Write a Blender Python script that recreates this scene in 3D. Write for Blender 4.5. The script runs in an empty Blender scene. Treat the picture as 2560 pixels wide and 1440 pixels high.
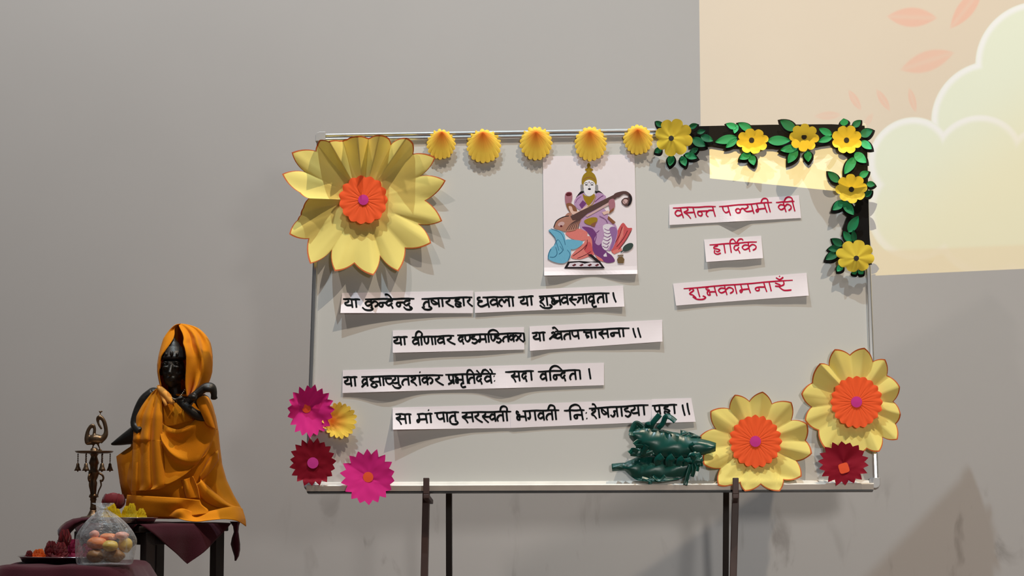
import bpy, bmesh, math, random
from mathutils import Vector, Matrix
R0 = random.Random(7)
SC = bpy.context.scene
COL = SC.collection

# ------------------------------------------------------------------ camera
FOC = 5200.0                                  # focal length in pixels of the 2560 wide frame
PITCH = math.atan(500.0 / FOC)
YAW = math.radians(19.0)                      # the camera looks to the left of the wall's normal
CAM = Vector((0.0, -7.182, 0.9))
AX = Vector((math.cos(YAW), math.sin(YAW), 0.0))          # camera right
AH = Vector((-math.sin(YAW), math.cos(YAW), 0.0))         # camera heading
AZ = Vector((0, 0, 1))
FWD = (AH * math.cos(PITCH) + AZ * math.sin(PITCH)).normalized()
UPV = (AZ * math.cos(PITCH) - AH * math.sin(PITCH)).normalized()
cd = bpy.data.cameras.new('camera')
cam = bpy.data.objects.new('camera', cd)
COL.objects.link(cam)
cd.sensor_width = 36.0
cd.lens = 36.0 * FOC / 2560.0
cd.clip_start = 0.05
M = Matrix((AX, UPV, -FWD)).transposed().to_4x4()
M.translation = CAM
cam.matrix_world = M
SC.camera = cam

# ------------------------------------------------------------------ view + light
SC.view_settings.view_transform = 'Standard'
SC.view_settings.look = 'None'
SC.view_settings.gamma = 1.0
SC.view_settings.use_curve_mapping = False
SC.view_settings.exposure = 0.0

def head(x, y, z):
    """a point given as right / ahead / up of the camera, in metres"""
    return CAM + AX * x + AH * y + AZ * z

wd = bpy.data.worlds.new('hall_light')
SC.world = wd
wd.use_nodes = True
wd.node_tree.nodes['Background'].inputs[0].default_value = (0.95, 0.97, 1.0, 1)
wd.node_tree.nodes['Background'].inputs[1].default_value = 0.06

def spot(name, loc, target, power, size, blend, radius, col):
    l = bpy.data.lights.new(name, 'SPOT')
    l.energy = power
    l.spot_size = math.radians(size)
    l.spot_blend = blend
    l.shadow_soft_size = radius
    l.color = col
    o = bpy.data.objects.new(name, l)
    o.location = loc
    o.rotation_euler = (Vector(target) - Vector(loc)).to_track_quat('-Z', 'Y').to_euler()
    COL.objects.link(o)
    return o

# two stage lights high above; the board's corner shadows on the wall give their directions
spot('warm_stage_light', head(2.54, 4.32, 7.37), head(0.9, 7.0, 0.4), 1350, 130, 0.5, 0.035, (1.0, 0.83, 0.63))
spot('cool_stage_light', head(-0.83, 5.48, 7.12), head(0.2, 7.0, 0.4), 1025, 130, 0.5, 0.035, (0.72, 0.90, 1.0))
spot('front_fill_light', head(1.6, -0.5, 1.0), head(1.4, 7.0, 0.3), 510, 42, 1.0, 0.3, (1.0, 0.95, 0.88))  # added soft fill from the camera side, brightens board and lower wall
spot('left_wall_fill_light', head(-2.5, 5.0, 5.5), head(-1.6, 8.0, 1.6), 370, 80, 1.0, 0.1, (1.0, 0.86, 0.76))  # added fill to set the brightness of the left wall

# ------------------------------------------------------------------ pixel -> place
def ray(px, py):
    return AX * ((px - 1280.0) / FOC) + FWD - UPV * ((py - 720.0) / FOC)
def at(px, py, D):
    return CAM + ray(px, py) * D
def cross_plane(px, py, p0, n):
    r = ray(px, py)
    return CAM + r * ((p0 - CAM).dot(n) / r.dot(n))
WN = Vector((0, -1, 0))
def on_wall(px, py, w=0.0):
    return cross_plane(px, py, Vector((0, -w, 0)), WN)

# the whiteboard's corners, recovered from its outline (a 1.83 x 1.21 m board leaning on an easel)
TL = head(-0.65230972, 6.92644787, 1.18728049)
TR = head(1.17273786, 6.79205876, 1.19367525)
BL = head(-0.665625426, 6.73928576, -0.00513619903)
BR = head(1.15942204, 6.60489666, 0.00125855961)
BU = (TR - TL).normalized()
BN = (BL - TL).cross(TR - TL).normalized()
if BN.y > 0: BN = -BN                         # towards the audience
BV = BN.cross(BU).normalized()
if BV.z < 0: BV = -BV
def on_board(px, py, w=0.0):
    return cross_plane(px, py, BL + BN * w, BN)

# ------------------------------------------------------------------ materials
def lin(c):
    r = []
    for v in c[:3]:
        v = v / 255.0
        r.append(v / 12.92 if v <= 0.04045 else ((v + 0.055) / 1.055) ** 2.4)
    return (r[0], r[1], r[2], 1.0)
MATS = {}
def mat(name, col, rough=0.6, metal=0.0, noise=0.0, nscale=30.0, bump=0.0, bscale=60.0, transl=0.0, spec=0.5, sheen=0.0, wave=None):
    if name in MATS: return MATS[name]
    m = bpy.data.materials.new(name)
    m.use_nodes = True
    nt = m.node_tree
    b = nt.nodes['Principled BSDF']
    c = lin(col)
    b.inputs['Base Color'].default_value = c
    b.inputs['Roughness'].default_value = rough
    b.inputs['Metallic'].default_value = metal
    b.inputs['Specular IOR Level'].default_value = spec
    if sheen: b.inputs['Sheen Weight'].default_value = sheen
    tc = nt.nodes.new('ShaderNodeTexCoord')
    csock = None
    if noise:
        n = nt.nodes.new('ShaderNodeTexNoise'); n.inputs['Scale'].default_value = nscale; n.inputs['Detail'].default_value = 4
        nt.links.new(tc.outputs['Object'], n.inputs['Vector'])
        mx = nt.nodes.new('ShaderNodeMix'); mx.data_type = 'RGBA'
        mx.inputs[6].default_value = tuple(v * (1 - noise) for v in c[:3]) + (1,)
        mx.inputs[7].default_value = tuple(min(1, v * (1 + noise)) for v in c[:3]) + (1,)
        nt.links.new(n.outputs['Fac'], mx.inputs[0])
        csock = mx.outputs[2]
        nt.links.new(csock, b.inputs['Base Color'])
    if bump:
        n2 = nt.nodes.new('ShaderNodeTexNoise'); n2.inputs['Scale'].default_value = bscale; n2.inputs['Detail'].default_value = 5
        nt.links.new(tc.outputs['Object'], n2.inputs['Vector'])
        bp = nt.nodes.new('ShaderNodeBump'); bp.inputs['Strength'].default_value = bump; bp.inputs['Distance'].default_value = 0.01
        nt.links.new(n2.outputs['Fac'], bp.inputs['Height'])
        nt.links.new(bp.outputs['Normal'], b.inputs['Normal'])
    if transl:
        t = nt.nodes.new('ShaderNodeBsdfTranslucent'); t.inputs['Color'].default_value = c
        if csock: nt.links.new(csock, t.inputs['Color'])
        ms = nt.nodes.new('ShaderNodeMixShader'); ms.inputs[0].default_value = transl
        nt.links.new(b.outputs[0], ms.inputs[1]); nt.links.new(t.outputs[0], ms.inputs[2])
        nt.links.new(ms.outputs[0], nt.nodes['Material Output'].inputs['Surface'])
    MATS[name] = m
    return m

def ramp_mat(name, c0, c1, p0=0.0, p1=1.0, rough=0.7, transl=0.1):
    """paper dyed from c0 at its middle to c1 at its rim (attribute 'rim')"""
    if name in MATS: return MATS[name]
    m = mat(name, c1, rough, transl=transl, spec=0.2)
    nt = m.node_tree
    a = nt.nodes.new('ShaderNodeAttribute'); a.attribute_name = 'rim'
    r = nt.nodes.new('ShaderNodeValToRGB')
    r.color_ramp.elements[0].position = p0; r.color_ramp.elements[0].color = lin(c0)
    r.color_ramp.elements[1].position = p1; r.color_ramp.elements[1].color = lin(c1)
    nt.links.new(a.outputs['Fac'], r.inputs[0])
    nt.links.new(r.outputs[0], nt.nodes['Principled BSDF'].inputs['Base Color'])
    for n in nt.nodes:
        if n.type == 'BSDF_TRANSLUCENT': nt.links.new(r.outputs[0], n.inputs['Color'])
    return m

# ------------------------------------------------------------------ objects
def tag(o, label=None, cat=None, group=None, kind=None):
    if label: o['label'] = label
    if cat: o['category'] = cat
    if group: o['group'] = group
    if kind: o['kind'] = kind
    return o
def thing(name, loc, label, cat, group=None):
    o = bpy.data.objects.new(name, None)
    o.empty_display_size = 0.05
    o.location = loc
    COL.objects.link(o)
    return tag(o, label, cat, group)

class MB:
    """collects world-space geometry for ONE mesh object"""
    def __init__(s): s.v = []; s.f = []; s.m = []; s.rim = []
    def vert(s, p, rim=0.0):
        s.v.append(Vector(p)); s.rim.append(rim); return len(s.v) - 1
    def face(s, idx, m=0): s.f.append(tuple(idx)); s.m.append(m)
    def grid(s, rows, m=0, close=False):
        ids = [[s.vert(p) for p in r] for r in rows]
        for a, b in zip(ids[:-1], ids[1:]):
            n = len(a)
            for i in range(n if close else n - 1):
                j = (i + 1) % n
                s.face((a[i], a[j], b[j], b[i]), m)
        return ids
    def poly(s, pts, m=0): s.face([s.vert(p) for p in pts], m)
    def box(s, o, ex, ey, ez, m=0):
        """box with corner o and edge vectors"""
        i = [s.vert(o + ex * a + ey * b + ez * c) for c in (0, 1) for b in (0, 1) for a in (0, 1)]
        for q in ((0, 1, 3, 2), (4, 6, 7, 5), (0, 4, 5, 1), (2, 3, 7, 6), (0, 2, 6, 4), (1, 5, 7, 3)):
            s.face([i[k] for k in q], m)
    def tube(s, pts, rad, n=10, m=0, cap=True):
        pts = [Vector(p) for p in pts]
        if not hasattr(rad, '__len__'): rad = [rad] * len(pts)
        prev = None; rings = []
        for k, p in enumerate(pts):
            t = (pts[min(k + 1, len(pts) - 1)] - pts[max(k - 1, 0)]).normalized()
            a = prev if prev is not None else (Vector((0, 0, 1)) if abs(t.z) < 0.9 else Vector((1, 0, 0)))
            x = (a - t * a.dot(t)).normalized(); y = t.cross(x); prev = x
            rings.append([p + (x * math.cos(2 * math.pi * i / n) + y * math.sin(2 * math.pi * i / n)) * rad[k] for i in range(n)])
        ids = s.grid(rings, m, True)
        if cap:
            s.face(list(reversed(ids[0])), m); s.face(ids[-1], m)
    def lathe(s, c, prof, n=32, m=0, ax=AZ):
        """profile [(radius, height)] turned about the vertical through c"""
        x = Vector((1, 0, 0)); y = ax.cross(x)
        rings = [[c + ax * h + (x * math.cos(2 * math.pi * i / n) + y * math.sin(2 * math.pi * i / n)) * r for i in range(n)] for r, h in prof]
        ids = s.grid(rings, m, True)
        s.face(list(reversed(ids[0])), m); s.face(ids[-1], m)
    def ball(s, c, rx, ry, rz, n=16, m=0, jit=0.0, rng=None):
        """ellipsoid on three axis vectors rx, ry, rz"""
        rings = []
        for k in range(1, n // 2):
            a = math.pi * k / (n // 2)
            row = []
            for i in range(n):
                b = 2 * math.pi * i / n
                q = 1 + (rng.uniform(-jit, jit) if jit else 0)
                row.append(c + (rx * math.sin(a) * math.cos(b) + ry * math.sin(a) * math.sin(b) + rz * math.cos(a)) * q)
            rings.append(row)
        ids = s.grid(rings, m, True)
        t = s.vert(c + rz); b_ = s.vert(c - rz)
        for i in range(n):
            s.face((t, ids[0][(i + 1) % n], ids[0][i]), m); s.face((b_, ids[-1][i], ids[-1][(i + 1) % n]), m)
    def build(s, name, mats, parent=None, origin=None, smooth=True, solid=0.0, bevel=0.0, sub=0):
        if not hasattr(mats, '__len__'): mats = [mats]
        if parent is not None: origin = Vector(parent.location) if origin is None else origin
        if origin is None:
            origin = sum(s.v, Vector()) / len(s.v)
        base = Vector(origin)
        if parent is not None:
            p = parent; base = Vector((0, 0, 0))
            while p is not None: base += p.location; p = p.parent
        me = bpy.data.meshes.new(name)
        me.from_pydata([tuple(v - base) for v in s.v], [], s.f)
        for mm in mats: me.materials.append(mm)
        me.polygons.foreach_set('material_index', s.m)
        if smooth: me.polygons.foreach_set('use_smooth', [True] * len(s.f))
        if any(s.rim):
            at_ = me.attributes.new('rim', 'FLOAT', 'POINT'); at_.data.foreach_set('value', s.rim)
        bm = bmesh.new(); bm.from_mesh(me); bmesh.ops.recalc_face_normals(bm, faces=bm.faces); bm.to_mesh(me); bm.free()
        me.update()
        o = bpy.data.objects.new(name, me)
        COL.objects.link(o)
        if parent is not None: o.parent = parent
        else: o.location = base
        if bevel:
            b = o.modifiers.new('bevel', 'BEVEL'); b.width = bevel; b.segments = 2; b.limit_method = 'ANGLE'
        if solid:
            q = o.modifiers.new('solid', 'SOLIDIFY'); q.thickness = solid; q.offset = 0
        if sub:
            q = o.modifiers.new('sub', 'SUBSURF'); q.levels = sub; q.render_levels = sub
        return o

def remesh(o, voxel, smooth=4):
    """fuse a rough assembly into one continuous skin"""
    r = o.modifiers.new('r', 'REMESH'); r.mode = 'VOXEL'; r.voxel_size = voxel
    if smooth:
        q = o.modifiers.new('s', 'SMOOTH'); q.iterations = smooth; q.factor = 0.5
    dg = bpy.context.evaluated_depsgraph_get()
    me = bpy.data.meshes.new_from_object(o.evaluated_get(dg))
    old = o.data; mats = list(old.materials)
    o.modifiers.clear(); o.data = me
    if not me.materials:
        for m_ in mats: me.materials.append(m_)
    me.polygons.foreach_set('use_smooth', [True] * len(me.polygons))
    return o

def spline(pts, k=8, closed=False):
    """Catmull-Rom through tuples"""
    n = len(pts); out = []
    if n < 3 and not closed:
        a, b = pts[0], pts[-1]
        return [tuple(a[j] + (b[j] - a[j]) * i / k for j in range(len(a))) for i in range(k + 1)]
    segs = n if closed else n - 1
    for i in range(segs):
        p0 = pts[(i - 1) % n] if closed or i > 0 else pts[0]
        p1 = pts[i]; p2 = pts[(i + 1) % n]
        p3 = pts[(i + 2) % n] if closed or i + 2 < n else pts[-1]
        for j in range(k):
            t = j / k
            out.append(tuple(0.5 * (2 * b + (c - a) * t + (2 * a - 5 * b + 4 * c - d) * t * t + (3 * b - a - 3 * c + d) * t ** 3)
                             for a, b, c, d in zip(p0, p1, p2, p3)))
    if not closed: out.append(tuple(pts[-1]))
    return out
def lerp_tab(tab, y):
    """tab: rows (y, a, b, ...) -> values at y"""
    if y <= tab[0][0]: return tab[0][1:]
    for r, q in zip(tab[:-1], tab[1:]):
        if y <= q[0]:
            t = (y - r[0]) / (q[0] - r[0])
            return tuple(a + (b - a) * t for a, b in zip(r[1:], q[1:]))
    return tab[-1][1:]
# ------------------------------------------------------------------ the setting
def wall_mat():
    m = mat('painted_plaster', (197, 195, 194), 0.85, noise=0.025, nscale=2.5, spec=0.15)
    nt = m.node_tree
    b = nt.nodes['Principled BSDF']
    src = b.inputs['Base Color'].links[0].from_socket
    tc = [n for n in nt.nodes if n.type == 'TEX_COORD'][0]
    def N(scale, detail, vec, dist=0.0):
        n = nt.nodes.new('ShaderNodeTexNoise'); n.inputs['Scale'].default_value = scale
        n.inputs['Detail'].default_value = detail; n.inputs['Distortion'].default_value = dist
        nt.links.new(vec, n.inputs['Vector']); return n.outputs['Fac']
    def mr(v, a, b_, c, d):
        n = nt.nodes.new('ShaderNodeMapRange'); n.interpolation_type = 'SMOOTHSTEP'
        for i, q in enumerate((a, b_, c, d)): n.inputs[i + 1].default_value = q
        nt.links.new(v, n.inputs[0]); return n.outputs[0]
    def mul(a, b_):
        n = nt.nodes.new('ShaderNodeMath'); n.operation = 'MULTIPLY'
        nt.links.new(a, n.inputs[0]); nt.links.new(b_, n.inputs[1]); return n.outputs[0]
    mp = nt.nodes.new('ShaderNodeMapping'); mp.inputs['Scale'].default_value = (2.2, 1, 0.8)
    nt.links.new(tc.outputs['Object'], mp.inputs['Vector'])
    sm = mr(N(4.5, 6, mp.outputs[0], 0.6), 0.57, 0.70, 0, 1)
    sx = nt.nodes.new('ShaderNodeSeparateXYZ'); nt.links.new(tc.outputs['Object'], sx.inputs[0])
    low = mr(sx.outputs['Z'], 0.80, 0.98, 1, 0)        # scuffs where furniture has been pushed against the wall
    rgt = mr(sx.outputs['X'], on_wall(640, 1300).x, on_wall(1000, 1300).x, 0, 1)
    mask = mul(mul(mul(sm, low), rgt), mr(N(1.7, 2, tc.outputs['Object']), 0.40, 0.6, 0.25, 1))
    mx = nt.nodes.new('ShaderNodeMix'); mx.data_type = 'RGBA'
    mx.inputs[7].default_value = lin((120, 112, 108))
    sc = nt.nodes.new('ShaderNodeMath'); sc.operation = 'MULTIPLY'; sc.inputs[1].default_value = 0.55
    nt.links.new(mask, sc.inputs[0]); nt.links.new(sc.outputs[0], mx.inputs[0])
    nt.links.new(src, mx.inputs[6]); nt.links.new(mx.outputs[2], b.inputs['Base Color'])
    return m
mb = MB(); mb.box(Vector((-9.5, 0, -0.02)), Vector((16, 0, 0)), Vector((0, 0.15, 0)), Vector((0, 0, 6.5)))
w = mb.build('wall_back', wall_mat(), origin=Vector((0, 0, 0)), smooth=False); tag(w, kind='structure')
mb = MB(); mb.box(Vector((-9.5, -9.0, -0.1)), Vector((16, 0, 0)), Vector((0, 9.15, 0)), Vector((0, 0, 0.1)))
w = mb.build('floor', mat('stage_floor', (112, 84, 66), 0.45, noise=0.15, nscale=6), origin=Vector((0, 0, 0)), smooth=False); tag(w, kind='structure')

# ------------------------------------------------------------------ the slide projector's light
def projector():
    P = head(0.49, 2.94, 3.05)
    l = bpy.data.lights.new('slide_projector_light', 'SPOT')
    o = bpy.data.objects.new('slide_projector_light', l)
    COL.objects.link(o)
    l.energy = PROJ_POWER; l.spot_size = math.radians(120); l.spot_blend = 0.0; l.shadow_soft_size = 0.0
    aim = on_wall(2150, 350)
    o.location = P
    o.rotation_euler = (aim - P).to_track_quat('-Z', 'Y').to_euler()
    inv = o.rotation_euler.to_matrix().transposed()
    def uv(px, py):
        d = inv @ (on_wall(px, py) - P)
        return (d.x / -d.z, d.y / -d.z)
    l.use_nodes = True
    nt = l.node_tree
    em = [n for n in nt.nodes if n.type == 'EMISSION'][0]
    tc = nt.nodes.new('ShaderNodeTexCoord')
    sx = nt.nodes.new('ShaderNodeSeparateXYZ'); nt.links.new(tc.outputs['Normal'], sx.inputs[0])
    def op(k, a, b=None, c=None):
        n = nt.nodes.new('ShaderNodeMath'); n.operation = k
        for i, q in enumerate((a, b, c)):
            if q is None: continue
            if hasattr(q, 'links'): nt.links.new(q, n.inputs[i])
            else: n.inputs[i].default_value = q
        return n.outputs[0]
    SG = PROJ_SIGN
    nz = op('MULTIPLY', sx.outputs['Z'], -SG)
    U = op('DIVIDE', op('MULTIPLY', sx.outputs['X'], SG), nz)
    V = op('DIVIDE', op('MULTIPLY', sx.outputs['Y'], SG), nz)
    def sstep(d, a, b):                      # 1 below a, 0 above b
        n = nt.nodes.new('ShaderNodeMapRange'); n.interpolation_type = 'SMOOTHSTEP'
        n.inputs[1].default_value = a; n.inputs[2].default_value = b; n.inputs[3].default_value = 1; n.inputs[4].default_value = 0
        nt.links.new(d, n.inputs[0]); return n.outputs[0]
    def circ(px, py, r):
        c = uv(px, py); e = uv(px, py + r); rr = math.hypot(e[0] - c[0], e[1] - c[1])
        ex = uv(px + r, py); rx = math.hypot(ex[0] - c[0], ex[1] - c[1])
        return op('MULTIPLY', op('SUBTRACT', op('SQRT', op('ADD', op('POWER', op('DIVIDE', op('SUBTRACT', U, c[0]), rx), 2.0),
                  op('POWER', op('DIVIDE', op('SUBTRACT', V, c[1]), rr), 2.0))), 1.0), rr), rr / r
    px_unit = circ(2400, 400, 100)[1]
    def union(cs):
        d = None
        for c in cs:
            q = circ(*c)[0]
            d = q if d is None else op('SMOOTH_MIN', d, q, 6 * px_unit)
        return d
    def half(a, b):                          # signed distance to the line a-b, positive on its left
        a = uv(*a); b = uv(*b)
        dx, dy = b[0] - a[0], b[1] - a[1]; L = math.hypot(dx, dy); nx, ny = -dy / L, dx / L
        return op('ADD', op('MULTIPLY', U, nx), op('ADD', op('MULTIPLY', V, ny), -(nx * a[0] + ny * a[1])))
    def mixc(fac, a, b):
        n = nt.nodes.new('ShaderNodeMix'); n.data_type = 'RGBA'
        nt.links.new(fac, n.inputs[0])
        for i, q in ((6, a), (7, b)):
            if hasattr(q, 'links'): nt.links.new(q, n.inputs[i])
            else: n.inputs[i].default_value = q
        return n.outputs[2]
    u_ = px_unit
    S = lambda r, g, b: (r, g, b, 1)
    base = mixc(sstep(half((2180, 690), (2560, 672)), 0, 230 * u_), S(0.345, 0.245, 0.115), S(0.40, 0.29, 0.10))
    def leaf(x, y, ang, hl, hw, k):
        c = uv(x, y); a = math.radians(ang)
        t = uv(x + hl * math.cos(a), y - hl * math.sin(a)); L = math.hypot(t[0] - c[0], t[1] - c[1])
        ca, sa = (t[0] - c[0]) / L, (t[1] - c[1]) / L
        du, dv = op('SUBTRACT', U, c[0]), op('SUBTRACT', V, c[1])
        p = op('DIVIDE', op('ADD', op('MULTIPLY', du, ca), op('MULTIPLY', dv, sa)), L)
        q = op('DIVIDE', op('ABSOLUTE', op('SUBTRACT', op('MULTIPLY', dv, ca), op('MULTIPLY', du, sa))), L * hw / hl)
        d = op('ADD', q, op('MULTIPLY', p, p))
        return op('MULTIPLY', op('MULTIPLY', sstep(d, 0.75, 1.05), k), op('SUBTRACT', 1.0, op('MULTIPLY', sstep(q, 0.0, 0.35), 0.35)))
    col = base
    rose = S(0.42, 0.13, 0.02)
    for lf in ((2280, 43, -2, 66, 26, 1.0), (2416, 20, 52, 68, 24, 1.0), (2318, 153, 18, 74, 28, .85), (2137, 250, -58, 32, 10, .75),
               (2208, 250, -58, 34, 10, .75), (2281, 250, -75, 34, 10, .7), (2070, 289, 3, 36, 11, .55), (2172, 300, 60, 22, 9, .45)):
        col = mixc(leaf(*lf), col, rose)
    green = S(0.39, 0.43, 0.27)
    def cloud(cs, col):
        d = union(cs)
        c2 = mixc(sstep(op('ABSOLUTE', op('ADD', d, 8 * u_)), 0, 15 * u_), green, S(0.48, 0.48, 0.45))
        return mixc(sstep(d, -2 * u_, 3 * u_), col, c2)
    col = cloud([(2590, 150, 152), (2470, 290, 142), (2640, 380, 250)], col)
    col = cloud([(2275, 395, 104), (2443, 402, 118), (2610, 410, 100), (2300, 520, 130), (2480, 540, 150), (2620, 540, 160)], col)
    warm = sstep(half((2250, 600), (2560, 380)), -60 * u_, 220 * u_)
    col = mixc(op('MULTIPLY', warm, 0.55), col, S(0.49, 0.40, 0.12))
    band = sstep(half((2180, 628), (2560, 612)), -6 * u_, 6 * u_)
    col = mixc(op('SUBTRACT', 1.0, op('SUBTRACT', 1.0, op('MULTIPLY', band, 0.75))), col, S(0.45, 0.33, 0.11))
    inside = op('MULTIPLY', sstep(half((1756, 709), (2560, 672)), -0.8 * u_, 0.8 * u_), 1.0)
    inside = op('SUBTRACT', 1.0, inside)
    left = op('SUBTRACT', 1.0, sstep(half((1748, 0), (1756, 700)), -0.8 * u_, 0.8 * u_))
    nt.links.new(col, em.inputs['Color'])
    nt.links.new(op('MULTIPLY', inside, left), em.inputs['Strength'])
    return o
PROJ_SIGN = -1.0
PROJ_POWER = 1540.0
projector()

# ------------------------------------------------------------------ whiteboard
ALU = mat('polished_aluminium', (235, 235, 235), 0.28, 1.0)
DARK = mat('tray_shadow_black', (22, 22, 24), 0.4)
WB_W = (TR - TL).length; WB_H = (BL - TL).length
def bp(u, v, w=0.0):                          # board metres from its bottom left corner
    return BL + BU * u + BV * v + BN * w
root = thing('whiteboard', bp(WB_W / 2, 0), 'large white writing board with aluminium frame, decorated with paper flowers, on a brown easel', 'whiteboard')
mb = MB(); mb.box(bp(0.008, 0.008, -0.014), BU * (WB_W - 0.016), BV * (WB_H - 0.016), BN * 0.014)
mb.build('writing_surface', mat('enamel_white', (206, 206, 203), 0.35, noise=0.02, nscale=3, spec=0.3), root, smooth=False)
def rail(name, prof, a, b, m):
    """a profile [(inward, w)] swept from a to b; inward is perpendicular in the board plane"""
    d = (b - a).normalized(); inn = BN.cross(d)
    mb = MB()
    ids = mb.grid([[p + inn * x + BN * w_ for x, w_ in prof] for p in (a, b)], 0, True)
    mb.face(list(reversed(ids[0]))); mb.face(ids[1])
    return mb.build(name, m, root, smooth=False, bevel=0.0012)
top_prof = [(0.0, -0.018)] + [(0.007 - 0.007 * math.cos(math.pi * i / 8), 0.002 + 0.009 * math.sin(math.pi * i / 8)) for i in range(9)] + [(0.022 - 0.008 * math.cos(math.pi * i / 8), 0.002 + 0.009 * math.sin(math.pi * i / 8)) for i in range(1, 9)] + [(0.030, -0.018)]
side_prof = [(0.0, -0.018), (0.0, 0.008), (0.004, 0.011), (0.014, 0.011), (0.017, 0.006), (0.017, -0.018)]
rail('top_rail', top_prof, bp(WB_W - 0.012, WB_H), bp(0.012, WB_H), ALU)
rail('side_rail', side_prof, bp(0, WB_H - 0.012), bp(0, 0.012), ALU)
rail('side_rail', side_prof, bp(WB_W, 0.012), bp(WB_W, WB_H - 0.012), ALU)
rail('bottom_rail', [(0.0, -0.018), (0.0, 0.012), (0.012, 0.012), (0.022, 0.008), (0.024, 0.002), (0.024, -0.018)], bp(0.012, 0), bp(WB_W - 0.012, 0), mat('worn_tray', (226, 221, 213), 0.5, 0.1, noise=0.2, nscale=14))
mb = MB()
mb.grid([[bp(u, v, w_) for v, w_ in ((-0.004, 0.010), (-0.012, 0.014), (-0.012, 0.040), (0.004, 0.046), (0.008, 0.043), (-0.007, 0.036), (-0.007, 0.016), (0.0, 0.010))] for u in (0.01, WB_W - 0.02)], 0, True)
mb.build('pen_tray', MATS['worn_tray'], root, smooth=False)
mb = MB(); mb.box(bp(0.012, -0.0165, 0.014), BU * (WB_W - 0.034), BV * 0.0045, BN * 0.0265)
mb.build('tray_shadow_strip', DARK, root, smooth=False)  # black strip in place of the shadow line under the tray
for u, v in ((0, 0), (WB_W, 0), (0, WB_H), (WB_W, WB_H)):
    mb = MB(); su = 1 if u == 0 else -1; sv = 1 if v == 0 else -1
    pts = [(-0.004, 0.008), (0.0, 0.0), (0.008, -0.004), (0.030, -0.004), (0.030, 0.026), (0.026, 0.030), (-0.004, 0.030)]
    lo = [bp(u + su * x, v + sv * y, -0.02) for x, y in pts]; hi = [bp(u + su * x, v + sv * y, 0.0135) for x, y in pts]
    ids = mb.grid([lo, hi], 0, True); mb.face(ids[0][::-1]); mb.face(ids[1])
    mb.build('corner_cap', mat('grey_plastic', (176, 176, 178), 0.4), root, smooth=False, bevel=0.002)

# ------------------------------------------------------------------ easel
WOOD = mat('dark_brown_wood', (66, 45, 40), 0.5, noise=0.25, nscale=25)
WOODB = mat('near_black_wood', (26, 19, 18), 0.6, noise=0.2, nscale=25)
root = thing('easel', bp(WB_W / 2, 0, -0.1) * 1.0, 'dark brown wooden easel stand with hooked front legs holding up the whiteboard', 'easel')
root.location.z = 0.0
def on_floor(p, d):
    return p + d * (-p.z / d.z)
def bar(name, a, b, wdt, dep, m, side=None):
    d = (b - a).normalized(); x = (side or BU); x = (x - d * x.dot(d)).normalized(); y = d.cross(x)
    mb = MB(); mb.box(a - x * wdt / 2 - y * dep / 2, x * wdt, y * dep, b - a)
    return mb.build(name, m, root, smooth=False, bevel=0.002)
feet = []
for px0, px1, rear in ((1066, 1061, 1121), (1839, 1833, 1820)):
    a = on_board(px0, 1225, -0.036); b = on_board(px1, 1440, -0.036)
    d = (b - a).normalized(); f = on_floor(a, d); feet.append((a, f, d))
    lg = bar('front_leg', f, a - d * 0.75, 0.022, 0.026, WOOD)
    hk = on_board(px0, 1195, 0.066); hb = on_board(px0, 1236, 0.066)
    mb = MB(); s = 0.0095
    prof = [(hk, 0.006), (hb, 0.006)]
    mb.box(hk - BU * s - BN * 0.005, BU * 2 * s, BN * 0.012, hb - hk)
    mb.box(hb - BU * s - BN * 0.114, BU * 2 * s, BN * 0.121, BV * -0.014)
    mb.build('board_hook', WOOD, root, smooth=False, bevel=0.002)
    tp = on_board(rear, 560, -0.055)
    rb = at(rear + (2 if rear < 1500 else -6), 1440, 7.02)
    f2 = on_floor(tp, rb - tp)
    bar('rear_leg', f2, tp, 0.020, 0.022, WOODB)
bar('cross_bar', feet[0][0] + feet[0][2] * 0.55, feet[1][0] + feet[1][2] * 0.55, 0.03, 0.02, WOOD, side=BV)
bar('cross_bar', feet[0][0] - feet[0][2] * 0.62, feet[1][0] - feet[1][2] * 0.62, 0.03, 0.02, WOOD, side=BV)

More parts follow.
